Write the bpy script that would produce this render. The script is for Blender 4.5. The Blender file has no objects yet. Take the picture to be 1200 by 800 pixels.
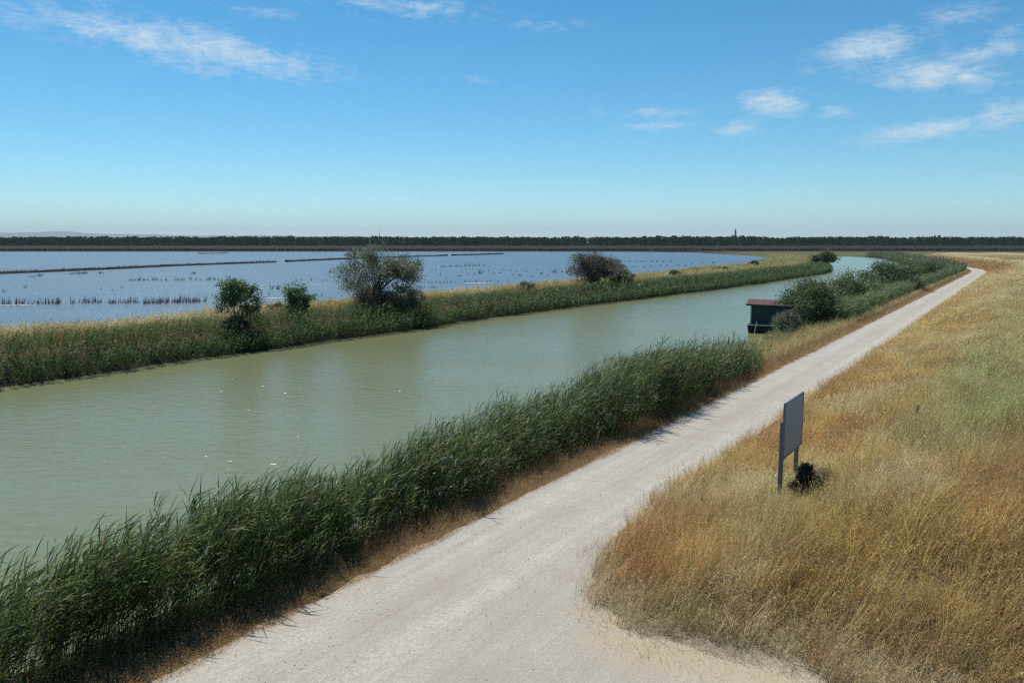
import bpy, math, random
import numpy as np
R_ = math.radians
rng = np.random.default_rng(11)
scene = bpy.context.scene
COL = scene.collection

# ------------------------------------------------------------------ frame
CAM_H, PITCH, FPX = 7.5, math.atan(117/930), 930.0
N0 = np.array([-math.sin(R_(57)), math.cos(R_(57))])     # towards the canal
D0 = np.array([math.cos(R_(57)), math.sin(R_(57))])      # along the track
def at(px, py, z):
    a, b = (px-600)/FPX, (400-py)/FPX
    r = np.array([a, math.cos(PITCH)+b*math.sin(PITCH), -math.sin(PITCH)+b*math.cos(PITCH)])
    return np.array([0, 0, CAM_H]) + (z-CAM_H)/r[2]*r
def on_u(px, u):
    """ground position where the sight column px crosses the straight line at offset u"""
    k = (px-600)/FPX
    y = (u+10.7)/(k*N0[0]+N0[1])
    return np.array([k*y, y])
def z_at(py, y):
    b = (400-py)/FPX
    return CAM_H + y*(-math.sin(PITCH)+b*math.cos(PITCH))/(math.cos(PITCH)+b*math.sin(PITCH))

# centre line = left edge of the track; t along, u to the left
DT = 0.5
_t = np.arange(-60, 700, DT)
_k = np.where(_t < 192, 0, np.where(_t < 224, 1/150, np.where(_t < 392, 0, np.where(_t < 520, 1/95, 0))))
_h = R_(57) + np.cumsum(_k)*DT
_x = np.cumsum(np.cos(_h))*DT; _y = np.cumsum(np.sin(_h))*DT
_i0 = int(60/DT)
_x += (10.7*N0[0]) - _x[_i0]; _y += (10.7*N0[1]) - _y[_i0]
def pos(u, t):
    u, t = np.broadcast_arrays(np.asarray(u, float), np.asarray(t, float))
    x = np.interp(t, _t, _x); y = np.interp(t, _t, _y); h = np.interp(t, _t, _h)
    return x-np.sin(h)*u, y+np.cos(h)*u

def sstep(x, a, b):
    v = np.clip((x-a)/(b-a), 0, 1)
    return v*v*(3-2*v)
_perm = np.random.default_rng(5).random((256, 256))
def vnoise(x, y):
    x = np.asarray(x, float); y = np.asarray(y, float)
    xi = np.floor(x).astype(int); yi = np.floor(y).astype(int)
    fx = x-xi; fy = y-yi
    fx = fx*fx*(3-2*fx); fy = fy*fy*(3-2*fy)
    g = lambda a, b: _perm[a % 256, b % 256]
    return (g(xi, yi)*(1-fx)+g(xi+1, yi)*fx)*(1-fy)+(g(xi, yi+1)*(1-fx)+g(xi+1, yi+1)*fx)*fy
def fbm(x, y, o=4):
    s = 0; a = .5
    for i in range(o):
        s = s+a*vnoise(x*2**i+17*i, y*2**i+31*i); a *= .5
    return s/(1-.5**o)

# waterline offsets
def w_near(t):
    return 3.7+1.9*sstep(t, 40, 50)-.6*sstep(t, 80, 110)+.5*(fbm(t/5, t*0+3)-.5)+3.0*np.exp(-((t-232)/22)**2)
def w_far(t):
    return 33.6-3.6*sstep(t, 60, 150)+1.2*(fbm(t/6, t*0+9)-.5)
def drift(t):
    return np.clip(t-125, 0, 190)*.11*(t < 1e9)*0+3.8*sstep(t, 120, 165)
HB_U = [-60, -9.5, -8.9, -7.8, -6.2, -5.4, -4.6, -4.0, -3.5]
HB_T = [11.5, 11.2, 11.6, 11.7, 11.1, 11.3, 11.8, 12.7, 14.3]
def hill_toe(u): return np.interp(u, HB_U, HB_T)
PU = np.array([-4.6, -3.6])
def ground_z(u, t):
    u, t = np.broadcast_arrays(np.asarray(u, float), np.asarray(t, float))
    wn, wf, dr = w_near(t), w_far(t), drift(t)
    # right of the track: levee
    lev = np.interp(u, [-60, -20, -14.5, -11.3, -9, -6.3, -4.6, -3.5], [.6, .8, 2.4, 2.65, 2.35, 1.55, 1.12, 1.0])
    lev_fade = 1-sstep(t, 345, 385)
    base = np.interp(u, [-60, -20, -3.5], [.6, .75, 1.0])
    m = sstep(t-hill_toe(u), -.2, 4.5)*lev_fade
    zl = base+(lev-base)*m
    flat = 1.0
    near = sstep(t, 20, 8)*0
    zl = np.where(t < 11, np.where(u > -25, 1.0, zl), zl)
    zl = zl+(.75*(fbm(u/2.2, t/2.6)-.5)*sstep(-u, 4.2, 6.5)*m)
    # canal side, piecewise with moving water lines
    def seg(a, b, za, zb): return za+(zb-za)*np.clip((u-a)/(b-a), 0, 1)
    z = np.where(u < .9, 1.0-.1*np.clip((u-.2)/.7, 0, 1), seg(.9, wn, .9, 0))
    z = np.where(u > wn, seg(wn, wn+3, 0, -1.2), z)
    z = np.where(u > 26, seg(26, wf, -1.2, 0), z)
    c = [wf, wf+2.5, wf+5, 41+dr*.9, 43.5+dr, 47+dr, 49.5+dr, 57+dr]
    h = [0, 1.0, 1.55, 1.75, 1.6, .35, -.06, -.95]
    for i in range(len(c)-1):
        z = np.where(u > c[i], seg(c[i], c[i+1], h[i], h[i+1]), z)
    z = z+np.where(u > wf+2, .3*(fbm(u/4+7, t/6)-.5), 0)
    return np.where(u < -3.5, zl, z)

# ------------------------------------------------------------------ mesh helpers
class Batch:
    def __init__(s): s.v = []; s.f = []; s.c = []; s.n = 0
    def add(s, v, f, c):
        s.v.append(v.reshape(-1, 3)); s.f.append(f+s.n); s.c.append(np.broadcast_to(c, (len(s.v[-1]), 3))); s.n += len(s.v[-1])
    def ribbons(s, B, az, el, L, W, droop, nseg, col, prof='leaf', roll=None, twist=0.0, colb=None):
        """N tapered strips starting at B, heading az, rising at el, drooping"""
        N = len(B)
        f_ = lambda a: np.broadcast_to(np.asarray(a, float), (N,)).reshape(N, 1)
        az, el, L, W, droop = map(f_, (az, el, L, W, droop))
        q = np.linspace(0, 1, nseg+1).reshape(1, -1)
        hor = np.cos(el)*q+.35*droop*q*q; up = np.sin(el)*q-droop*q*q
        cx = B[:, 0:1]+L*hor*np.cos(az); cy = B[:, 1:2]+L*hor*np.sin(az); cz = B[:, 2:3]+L*up
        if prof == 'leaf': w = np.minimum(1, .35+2.6*q)*(1-q**2.2)
        elif prof == 'stem': w = 1-.75*q
        else: w = np.sin(np.pi*np.clip(q*.94+.05, 0, 1))
        w = W*w*.5
        a2 = (az+np.pi/2) if roll is None else f_(roll)
        tz = f_(twist)
        sx, sy, sz = np.cos(a2)*np.cos(tz), np.sin(a2)*np.cos(tz), np.sin(tz)
        l = np.stack([cx-w*sx, cy-w*sy, cz-w*sz], -1); r = np.stack([cx+w*sx, cy+w*sy, cz+w*sz], -1)
        v = np.stack([l, r], 2)                                 # N, seg+1, 2, 3
        k = (nseg+1)*2
        i = np.arange(nseg)*2
        f = np.stack([i, i+1, i+3, i+2], -1)[None]+(np.arange(N)*k)[:, None, None]
        c = np.asarray(col, float)
        c = np.broadcast_to(c, (N, 3))
        if colb is not None:
            cb = np.broadcast_to(np.asarray(colb, float), (N, 3))
            cc = c[:, None]*(1-q[..., None])+cb[:, None]*q[..., None]
            cc = np.repeat(cc, 2, 1)
        else: cc = np.repeat(c[:, None], k, 1)
        s.add(v, f.reshape(-1, 4), cc.reshape(-1, 3))
        return np.stack([cx, cy, cz], -1)
    def flakes(s, C, L, W, col, flat=0.0):
        """N rhombic leaf faces with random attitude"""
        N = len(C)
        a = rng.normal(size=(N, 3)); a[:, 2] *= (1-flat); a /= np.linalg.norm(a, axis=1, keepdims=True)
        b = np.cross(a, rng.normal(size=(N, 3))); b /= np.linalg.norm(b, axis=1, keepdims=True)+1e-9
        L = np.broadcast_to(L, (N,)).reshape(N, 1); W = np.broadcast_to(W, (N,)).reshape(N, 1)
        v = np.stack([C-a*L*.5, C+b*W*.5, C+a*L*.5, C-b*W*.5], 1)
        f = np.arange(N*4).reshape(N, 4)
        s.add(v, f, np.repeat(np.broadcast_to(col, (N, 3)), 4, 0))
    def tube(s, pts, rad, col, n=6, cap=True):
        pts = np.asarray(pts, float); m = len(pts); rad = np.broadcast_to(rad, (m,))
        tan = np.gradient(pts, axis=0); tan /= np.linalg.norm(tan, axis=1, keepdims=True)+1e-9
        ref = np.where(np.abs(tan[:, 2:3]) > .9, [[1., 0, 0]], [[0, 0, 1.]])
        e1 = np.cross(tan, ref); e1 /= np.linalg.norm(e1, axis=1, keepdims=True)+1e-9; e2 = np.cross(tan, e1)
        a = np.linspace(0, 2*np.pi, n, endpoint=False)
        v = pts[:, None]+rad[:, None, None]*(np.cos(a)[None, :, None]*e1[:, None]+np.sin(a)[None, :, None]*e2[:, None])
        f = []
        for i in range(m-1):
            for j in range(n):
                f.append([i*n+j, i*n+(j+1) % n, (i+1)*n+(j+1) % n, (i+1)*n+j])
        f = np.array(f)
        if cap and n == 6:
            o = (m-1)*n
            f = np.vstack([f, [[o, o+1, o+2, o+3], [o, o+3, o+4, o+5], [3, 2, 1, 0], [5, 4, 3, 0]]])
        s.add(v, f, np.asarray(col, float))
    def build(s, name, mat, parent=None, smooth=False):
        V = np.concatenate(s.v); F = np.concatenate(s.f); Cc = np.concatenate(s.c)
        me = bpy.data.meshes.new(name)
        me.vertices.add(len(V)); me.vertices.foreach_set('co', V.astype(np.float32).ravel())
        me.loops.add(F.size); me.loops.foreach_set('vertex_index', F.astype(np.int32).ravel())
        me.polygons.add(len(F)); me.polygons.foreach_set('loop_start', np.arange(0, F.size, 4, dtype=np.int32))
        me.polygons.foreach_set('use_smooth', np.full(len(F), smooth))
        at_ = me.attributes.new('tint', 'FLOAT_COLOR', 'POINT')
        at_.data.foreach_set('color', np.hstack([Cc, np.ones((len(Cc), 1))]).astype(np.float32).ravel())
        me.update(calc_edges=True); me.validate(clean_customdata=False)
        me.materials.append(mat)
        o = bpy.data.objects.new(name, me); COL.objects.link(o)
        if parent is not None: o.parent = parent
        return o
def sheet(name, X, Y, Z, mat, U=None, V=None, tint=None, smooth=True, keep=None):
    n, m = X.shape
    i = np.arange(n*m).reshape(n, m)
    F = np.stack([i[:-1, :-1], i[1:, :-1], i[1:, 1:], i[:-1, 1:]], -1).reshape(-1, 4)
    me = bpy.data.meshes.new(name)
    P = np.stack([X, Y, Z], -1).reshape(-1, 3)
    a, b, c = P[F[0, 0]], P[F[0, 1]], P[F[0, 2]]
    if np.cross(b-a, c-a)[2] < 0: F = F[:, ::-1]
    me.vertices.add(n*m); me.vertices.foreach_set('co', P.astype(np.float32).ravel())
    me.loops.add(F.size); me.loops.foreach_set('vertex_index', F.astype(np.int32).ravel())
    me.polygons.add(len(F)); me.polygons.foreach_set('loop_start', np.arange(0, F.size, 4, dtype=np.int32))
    me.polygons.foreach_set('use_smooth', np.full(len(F), smooth))
    if U is not None:
        uv = me.uv_layers.new(name='UVMap')
        uv.data.foreach_set('uv', np.stack([U.ravel()[F.ravel()], V.ravel()[F.ravel()]], -1).astype(np.float32).ravel())
    if tint is not None:
        at_ = me.attributes.new('tint', 'FLOAT_COLOR', 'POINT')
        at_.data.foreach_set('color', np.concatenate([tint.reshape(-1, 3), np.ones((n*m, 1))], 1).astype(np.float32).ravel())
    me.update(calc_edges=True)
    me.materials.append(mat)
    o = bpy.data.objects.new(name, me); COL.objects.link(o)
    return o
def boxmesh(name, mat, parent, size, loc=(0, 0, 0), rot=(0, 0, 0), bevel=.008):
    import bmesh
    bm = bmesh.new(); bmesh.ops.create_cube(bm, size=1)
    for v in bm.verts: v.co = (v.co.x*size[0], v.co.y*size[1], v.co.z*size[2])
    if bevel: bmesh.ops.bevel(bm, geom=bm.edges[:], offset=bevel, segments=2, affect='EDGES')
    me = bpy.data.meshes.new(name); bm.to_mesh(me); bm.free()
    me.materials.append(mat)
    o = bpy.data.objects.new(name, me); COL.objects.link(o); o.location = loc; o.rotation_euler = rot
    if parent is not None: o.parent = parent
    return o
def empty(name, loc, rz=0):
    o = bpy.data.objects.new(name, None); COL.objects.link(o); o.location = loc; o.rotation_euler = (0, 0, rz); return o
def tag(o, label=None, cat=None, group=None, kind=None):
    if label: o['label'] = label
    if cat: o['category'] = cat
    if group: o['group'] = group
    if kind: o['kind'] = kind
    return o

# ------------------------------------------------------------------ materials
class NT:
    def __init__(s, tree): s.t = tree; s.n = tree.nodes; s.l = tree.links
    def new(s, typ, **kw):
        n = s.n.new(typ)
        for k, v in kw.items():
            if k.startswith('i_'):
                n.inputs[k[2:].replace('_', ' ')].default_value = v
            else: setattr(n, k, v)
        return n
    def link(s, a, b): s.l.new(a, b)
    def math(s, op, a, b=None, c=None, clamp=False):
        n = s.n.new('ShaderNodeMath'); n.operation = op; n.use_clamp = clamp
        for i, x in enumerate((a, b, c)):
            if x is None: continue
            if isinstance(x, (int, float)): n.inputs[i].default_value = x
            else: s.l.new(x, n.inputs[i])
        return n.outputs[0]
    def mix(s, fac, a, b):
        n = s.n.new('ShaderNodeMix'); n.data_type = 'RGBA'
        for sock, x in ((n.inputs[0], fac), (n.inputs[6], a), (n.inputs[7], b)):
            if hasattr(x, 'is_linked'): s.l.new(x, sock)
            elif isinstance(x, (int, float)): sock.default_value = x
            else: sock.default_value = (*x, 1)
        return n.outputs[2]
    def ramp(s, fac, stops):
        n = s.n.new('ShaderNodeValToRGB'); s.l.new(fac, n.inputs[0])
        e = n.color_ramp.elements
        while len(e) < len(stops): e.new(.5)
        for x, (p, c) in zip(e, stops):
            x.position = p; x.color = (c, c, c, 1) if isinstance(c, (int, float)) else (*c, 1)
        return n.outputs[0]
    def noise(s, vec, scale, detail=4, rough=.55, dist=0):
        n = s.n.new('ShaderNodeTexNoise'); n.inputs['Scale'].default_value = scale
        n.inputs['Detail'].default_value = detail; n.inputs['Roughness'].default_value = rough; n.inputs['Distortion'].default_value = dist
        if vec is not None: s.l.new(vec, n.inputs['Vector'])
        return n.outputs['Fac']
    def mapping(s, vec, scale=(1, 1, 1), rot=(0, 0, 0)):
        n = s.n.new('ShaderNodeMapping'); n.inputs['Scale'].default_value = scale; n.inputs['Rotation'].default_value = rot
        s.l.new(vec, n.inputs['Vector']); return n.outputs[0]
def material(name):
    m = bpy.data.materials.new(name); m.use_nodes = True; m.node_tree.nodes.clear()
    t = NT(m.node_tree); out = t.new('ShaderNodeOutputMaterial'); return m, t, out.inputs['Surface'], out
def principled(t, col, rough=.7, spec=.3):
    p = t.new('ShaderNodeBsdfPrincipled'); p.inputs['Roughness'].default_value = rough; p.inputs['Specular IOR Level'].default_value = spec
    if hasattr(col, 'is_linked'): t.link(col, p.inputs['Base Color'])
    else: p.inputs['Base Color'].default_value = (*col, 1)
    return p
def foliage(name, trans=.35, gloss=.05, rough=.45):
    m, t, out, _ = material(name)
    a = t.new('ShaderNodeAttribute', attribute_name='tint').outputs['Color']
    d = t.new('ShaderNodeBsdfDiffuse'); tr = t.new('ShaderNodeBsdfTranslucent'); g = t.new('ShaderNodeBsdfGlossy')
    g.inputs['Roughness'].default_value = rough
    t.link(a, d.inputs[0]); t.link(a, tr.inputs[0]); g.inputs[0].default_value = (.9, .95, 1, 1)
    m1 = t.new('ShaderNodeMixShader'); m1.inputs[0].default_value = trans
    t.link(d.outputs[0], m1.inputs[1]); t.link(tr.outputs[0], m1.inputs[2])
    m2 = t.new('ShaderNodeMixShader'); m2.inputs[0].default_value = gloss
    t.link(m1.outputs[0], m2.inputs[1]); t.link(g.outputs[0], m2.inputs[2]); t.link(m2.outputs[0], out)
    return m
M_REED = foliage('reed_leaf', .36, .018, .45)
M_GRASS = foliage('dry_grass_blade', .5, .02, .5)
M_WOOD = foliage('pine_needle', .12, .0, .5)
M_LEAF = foliage('tree_leaf', .4, .03, .45)
def wood(name, a, b, scale=6):
    m, t, out, _ = material(name)
    co = t.new('ShaderNodeTexCoord').outputs['Object']
    n = t.noise(t.mapping(co, (scale*3, scale*3, scale*.4)), 1, 5)
    p = principled(t, t.mix(n, a, b), .85, .2)
    bmp = t.new('ShaderNodeBump'); bmp.inputs['Distance'].default_value = .01; t.link(n, bmp.inputs['Height']); t.link(bmp.outputs[0], p.inputs['Normal'])
    t.link(p.outputs[0], out); return m
M_BARK = wood('bark', (.05, .04, .03), (.13, .11, .085))
M_POST = wood('weathered_post', (.04, .035, .03), (.1, .085, .07))

# ground: zone tint with soil grain
m, t, out, _ = material('soil_and_litter')
a = t.new('ShaderNodeAttribute', attribute_name='tint').outputs['Color']
g = t.new('ShaderNodeNewGeometry').outputs['Position']
n1 = t.noise(g, 6, 6, .65); n2 = t.noise(g, .35, 4)
def scl(k):
    v = t.new('ShaderNodeVectorMath', operation='SCALE'); t.link(a, v.inputs[0]); v.inputs['Scale'].default_value = k; return v.outputs[0]
c = t.mix(t.math('MULTIPLY', n1, .7), a, scl(.4))
n3 = t.noise(g, 30, 3)
c = t.mix(t.math('MULTIPLY', t.ramp(n3, [(.5, 0), (.62, 1)]), .22), c, scl(1.8))
p = principled(t, c, .95, .1)
bmp = t.new('ShaderNodeBump'); bmp.inputs['Distance'].default_value = .08; bmp.inputs['Strength'].default_value = .8
t.link(n1, bmp.inputs['Height']); t.link(bmp.outputs[0], p.inputs['Normal']); t.link(p.outputs[0], out)
M_GROUND = m

# gravel track: pale limestone grit, wheel tracks running along it
m, t, out, _ = material('pale_gravel')
uv = t.new('ShaderNodeTexCoord').outputs['UV']
geo = t.new('ShaderNodeNewGeometry').outputs['Position']
sep = t.new('ShaderNodeSeparateXYZ'); t.link(uv, sep.inputs[0])
streak = t.noise(t.mapping(uv, (3.2, .09, 1)), 1, 5, .6, .4)
fine = t.noise(geo, 55, 5, .7); mid = t.noise(geo, 1.1, 5, .6); grit = t.noise(geo, 17, 4, .7)
c = t.mix(t.ramp(streak, [(.35, 0), (.65, 1)]), (.395, .37, .32), (.505, .475, .416))
c = t.mix(t.math('MULTIPLY', t.ramp(mid, [(.42, 0), (.7, 1)]), .55), c, (.36, .31, .255))
vor = t.new('ShaderNodeTexVoronoi'); vor.inputs['Scale'].default_value = 26; t.link(geo, vor.inputs['Vector'])
peb = t.new('ShaderNodeSeparateColor'); t.link(vor.outputs['Color'], peb.inputs[0])
c = t.mix(t.math('MULTIPLY', t.ramp(peb.outputs[0], [(.66, 0), (.78, 1)]), .3), c, (.25, .22, .195))
c = t.mix(t.math('MULTIPLY', t.ramp(peb.outputs[1], [(.86, 0), (.92, 1)]), .3), c, (.6, .56, .51))
c = t.mix(t.math('MULTIPLY', t.ramp(grit, [(.42, 1), (.55, 0)]), .35), c, (.27, .24, .21))
rut = t.math('ADD', t.math('EXPONENT', t.math('MULTIPLY', t.math('POWER', t.math('MULTIPLY', t.math('ADD', sep.outputs[0], .92), 2.6), 2), -1)), t.math('EXPONENT', t.math('MULTIPLY', t.math('POWER', t.math('MULTIPLY', t.math('ADD', sep.outputs[0], 2.55), 2.6), 2), -1)))
c = t.mix(t.math('MULTIPLY', t.math('SUBTRACT', 1, rut, clamp=True), t.math('MULTIPLY', t.ramp(t.noise(geo, .45, 5, .65), [(.3, .25), (.65, 1)]), .72)), c, (.33, .29, .25))
# looser, darker grit along the middle and edges of the wheel tracks
edge = t.math('ABSOLUTE', t.math('ADD', sep.outputs[0], 1.75))
mid_strip = t.math('MULTIPLY', t.ramp(edge, [(.0, 1), (.07, 0)]), t.ramp(t.noise(geo, .6, 4), [(.35, 0), (.6, 1)]))
c = t.mix(t.math('MULTIPLY', mid_strip, .25), c, (.26, .225, .18))
ea = t.new('ShaderNodeSeparateColor'); t.link(t.new('ShaderNodeAttribute', attribute_name='tint').outputs['Color'], ea.inputs[0])
edg = t.math('SUBTRACT', t.math('ADD', t.math('MULTIPLY', ea.outputs[0], 1.5), t.noise(geo, 2.6, 6, .7)), 1.0, clamp=True)
c = t.mix(t.math('MULTIPLY', edg, 1.1, clamp=True), c, t.mix(grit, (.34, .27, .17), (.46, .39, .28)))
p = principled(t, c, .95, .15)
hgt = t.math('ADD', t.math('MULTIPLY', fine, .4), t.math('ADD', t.math('MULTIPLY', vor.outputs['Distance'], .6), t.math('MULTIPLY', streak, 1.5)))
bmp = t.new('ShaderNodeBump'); bmp.inputs['Distance'].default_value = .02; bmp.inputs['Strength'].default_value = .8
t.link(hgt, bmp.inputs['Height']); t.link(bmp.outputs[0], p.inputs['Normal']); t.link(p.outputs[0], out)
M_PATH = m

def water(name, col, col2, amp, sc, rough, patch=.02):
    m, t, out, _ = material(name)
    geo = t.new('ShaderNodeNewGeometry').outputs['Position']
    n0 = t.noise(geo, patch, 4)
    p = principled(t, t.mix(t.ramp(n0, [(.35, 0), (.65, 1)]), col, col2), rough, .5)
    p.inputs['IOR'].default_value = 1.333
    w1 = t.noise(t.mapping(geo, (.55, 1.7, 1), (0, 0, R_(14))), sc, 3, .5, .6)
    w2 = t.noise(t.mapping(geo, (.7, 1.4, 1), (0, 0, R_(-18))), sc*3.1, 3, .55, .3)
    gust = t.ramp(t.noise(t.mapping(geo, (.5, 1.6, 1)), .06, 3), [(.3, .45), (.7, 1)])
    h = t.math('MULTIPLY', t.math('ADD', w1, t.math('MULTIPLY', w2, .3)), gust)
    b = t.new('ShaderNodeBump'); b.inputs['Distance'].default_value = amp; b.inputs['Strength'].default_value = 1
    t.link(h, b.inputs['Height']); t.link(b.outputs[0], p.inputs['Normal']); t.link(p.outputs[0], out)
    return m
M_CANAL = water('turbid_green_water', (.165, .178, .088), (.188, .197, .096), .08, 1.7, .17)
M_LAGOON = water('blue_lagoon_water', (.08, .118, .15), (.095, .136, .17), .2, 1.3, .32)

# ------------------------------------------------------------------ world, sun
W = bpy.data.worlds.new('World'); scene.world = W; W.use_nodes = True
W.node_tree.nodes.clear(); t = NT(W.node_tree)
SUN_EL, SUN_AZ = R_(59), R_(-29)          # ahead and a little left of the view
sky = t.new('ShaderNodeTexSky', sky_type='NISHITA', sun_disc=False, sun_elevation=SUN_EL, sun_rotation=SUN_AZ,
            altitude=0, air_density=.8, dust_density=0.0, ozone_density=2.0)
d = t.new('ShaderNodeTexCoord').outputs['Generated']
sp = t.new('ShaderNodeSeparateXYZ'); t.link(d, sp.inputs[0])
azm = t.math('MULTIPLY', t.math('ARCTAN2', sp.outputs[0], sp.outputs[1]), 180/math.pi)
elv = t.math('MULTIPLY', t.math('ARCSINE', sp.outputs[2]), 180/math.pi)
cv = t.new('ShaderNodeCombineXYZ'); t.link(azm, cv.inputs[0]); t.link(elv, cv.inputs[1])
def ae(px, py):
    a, b = (px-600)/FPX, (400-py)/FPX
    y = math.cos(PITCH)+b*math.sin(PITCH); z = -math.sin(PITCH)+b*math.cos(PITCH)
    return math.degrees(math.atan2(a, y)), math.degrees(math.atan2(z, math.hypot(a, y)))
#        px, py, half-width px, half-height px, tilt deg (image), strength
CL = [(150, 40, 130, 22, 9, .8), (270, 60, 130, 19, 9, .85), (95, 26, 70, 18, 12, .7), (235, 78, 70, 11, 6, .62), (470, 6, 110, 13, 3, .66), (300, 12, 60, 10, 6, .5), (30, 18, 60, 16, 8, .6), (560, 95, 40, 6, 3, .42), (640, 30, 60, 10, 4, .42), (500,75,40,10,0,.16),
      (1020, 54, 66, 17, -4, .95), (905, 120, 44, 13, 5, .95), (978, 130, 26, 8, 8, .7), (862, 150, 34, 10, -3, .75), (772, 132, 48, 7, 0, .72), (700, 130, 18, 6, 8, .5), (770, 148, 46, 5, -2, .75),
      (1095, 88, 92, 15, 5, .95), (1150, 62, 56, 12, -3, .8), (1125, 18, 66, 12, 2, .6), (1180, 36, 40, 9, 3, .5), (1085, 152, 88, 11, -5, .85), (1175, 137, 60, 14, -12, .8), (950, 82, 16, 5, 0, .45), (940, 104, 22, 8, -25, .32), (618, 143, 16, 4, 0, .25), (350,155,26,5,4,.2)]
tot = None
for (px, py, hw, hh, tilt, st) in CL:
    a0, e0 = ae(px, py); hw *= 1.08; hh *= 1.4; a1, _ = ae(px+hw, py); _, e1 = ae(px, py-hh)
    ra, re = a1-a0, e1-e0
    th = R_(-tilt); c_, s_ = math.cos(th), math.sin(th)
    da = t.math('SUBTRACT', azm, a0); de = t.math('SUBTRACT', elv, e0)
    p_ = t.math('ADD', t.math('MULTIPLY', da, c_/ra), t.math('MULTIPLY', de, s_/ra))
    q_ = t.math('ADD', t.math('MULTIPLY', da, -s_/re), t.math('MULTIPLY', de, c_/re))
    r2 = t.math('ADD', t.math('MULTIPLY', p_, p_), t.math('MULTIPLY', q_, q_))
    g = t.math('MULTIPLY', t.math('EXPONENT', t.math('MULTIPLY', r2, -.9)), st)
    tot = g if tot is None else t.math('MAXIMUM', tot, g)
nz = t.noise(t.mapping(cv.outputs[0], (.42, 1.05, 1), (0, 0, R_(8))), 1, 8, .62, .8)
wisp = t.noise(t.mapping(cv.outputs[0], (.9, 3.2, 1), (0, 0, R_(8))), 1, 7, .65, 1.2)
nn = t.math('ADD', t.math('MULTIPLY', nz, .6), t.math('MULTIPLY', wisp, .4))
dens = t.math('MULTIPLY', t.math('SUBTRACT', t.math('ADD', tot, t.math('MULTIPLY', nn, 3.0)), 1.78), 1.0, clamp=True)
dens = t.math('MULTIPLY', dens, t.math('MULTIPLY', tot, 1.25, clamp=True))
dens = t.math('MULTIPLY', dens, .85)
gam = t.new('ShaderNodeHueSaturation'); gam.inputs['Saturation'].default_value = 1.3; gam.inputs['Hue'].default_value = .486
t.link(sky.outputs[0], gam.inputs['Color'])
tn = t.new('ShaderNodeMix', data_type='RGBA', blend_type='MULTIPLY'); tn.inputs[0].default_value = 1; t.link(gam.outputs[0], tn.inputs[6]); tn.inputs[7].default_value = (.74, .935, .985, 1)
skyc = t.mix(dens, tn.outputs[2], (6.2, 6.9, 7.4))
bg = t.new('ShaderNodeBackground'); bg.inputs['Strength'].default_value = .1
t.link(skyc, bg.inputs['Color']); wo = t.new('ShaderNodeOutputWorld'); t.link(bg.outputs[0], wo.inputs['Surface'])

sun = bpy.data.lights.new('sun', 'SUN'); sun.energy = 4.5; sun.angle = R_(.53); sun.color = (1, .955, .88)
so = bpy.data.objects.new('sun', sun); COL.objects.link(so)
so.rotation_euler = (math.pi/2-SUN_EL, 0, math.pi-SUN_AZ)   # light comes from the sun's side
so.location = (0, 0, 60)

cam = bpy.data.cameras.new('camera'); cam.sensor_fit = 'HORIZONTAL'; cam.sensor_width = 36; cam.lens = FPX/1200*36
cam.clip_start = .1; cam.clip_end = 120000
co = bpy.data.objects.new('camera', cam); COL.objects.link(co); co.location = (0, 0, CAM_H); co.rotation_euler = (math.pi/2-PITCH, 0, 0)
scene.camera = co

# ------------------------------------------------------------------ setting
def soil(u, t):
    n = fbm(u/1.3, t/1.7); n = n[..., None]
    straw = np.array([.27, .2, .105]); brown = np.array([.15, .105, .06]); dark = np.array([.035, .035, .018]); green = np.array([.09, .1, .035]); sand = np.array([.52, .455, .35])
    c = straw*(1-n)+brown*n
    def lay(c, k, col): return c*(1-k[..., None])+col*k[..., None]
    c = lay(c, sstep(-u, 16, 24), green*1.1+straw*.25)
    c = lay(c, sstep(hill_toe(u)-t, -1.2, .2)*sstep(-u, 3.4, 4), sand)
    c = lay(c, sstep(u, -.6, -.1)*(1-sstep(u, 6, 7))*.85, np.array([.17, .1, .06])*(.6+.8*n))
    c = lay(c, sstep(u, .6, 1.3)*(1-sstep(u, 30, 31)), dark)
    c = lay(c, sstep(u, 28, 29)*(1-sstep(u, 35, 38)), dark*.55)  # foot of the far bank: shade under the reeds painted into the tint
    c = lay(c, sstep(u, 46+drift(t), 48+drift(t)), np.array([.06, .045, .03]))
    far = sstep(t, 90, 150)*sstep(u, 37, 40)*(1-sstep(u, 44+drift(t), 47+drift(t)))
    c = lay(c, far*.8, np.array([.17, .145, .06]))
    c = lay(c, sstep(t, 330, 380)*sstep(u, -70, -4)*.7, green*1.2)
    return c
ul = np.unique(np.concatenate([np.arange(-60, -14, 4), np.arange(-14, 6.5, .5), np.arange(6.5, 28, 3), np.arange(28, 66, .75), np.arange(66, 100, 6), [-1500, -1000, -700, -500, -400, -320], np.arange(-260, -60, 8)]))
tl = np.unique(np.concatenate([np.arange(-50, 70, .5), np.arange(70, 220, 1.5), np.arange(220, 444, 4)]))
U, T = np.meshgrid(ul, tl, indexing='ij')
X, Y = pos(U, T); Z = ground_z(U, T)
# a second dry embankment running off to the right where the track turns
rid = np.exp(-((Y-(352+.03*(X-160)))/7)**2)*sstep(X, 150, 166)*sstep(-U, 12, 18)
Z = Z+1.9*rid
tint = soil(U, T)
tint = tint*(1-rid[..., None])+np.array([.52, .41, .2])*rid[..., None]
fld = sstep(Y, 180, 220)*sstep(-U, 14, 20)*(1-rid)
tint = tint*(1-fld[..., None])+(np.array([.085, .1, .035])*(fbm(X/25, Y/18)[..., None]*.6+.6)+np.array([.2, .13, .05])*(sstep(Y, 300, 335)*.8)[..., None])*fld[..., None]
tag(sheet('ground', X, Y, Z, M_GROUND, tint=tint), kind='structure')

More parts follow.
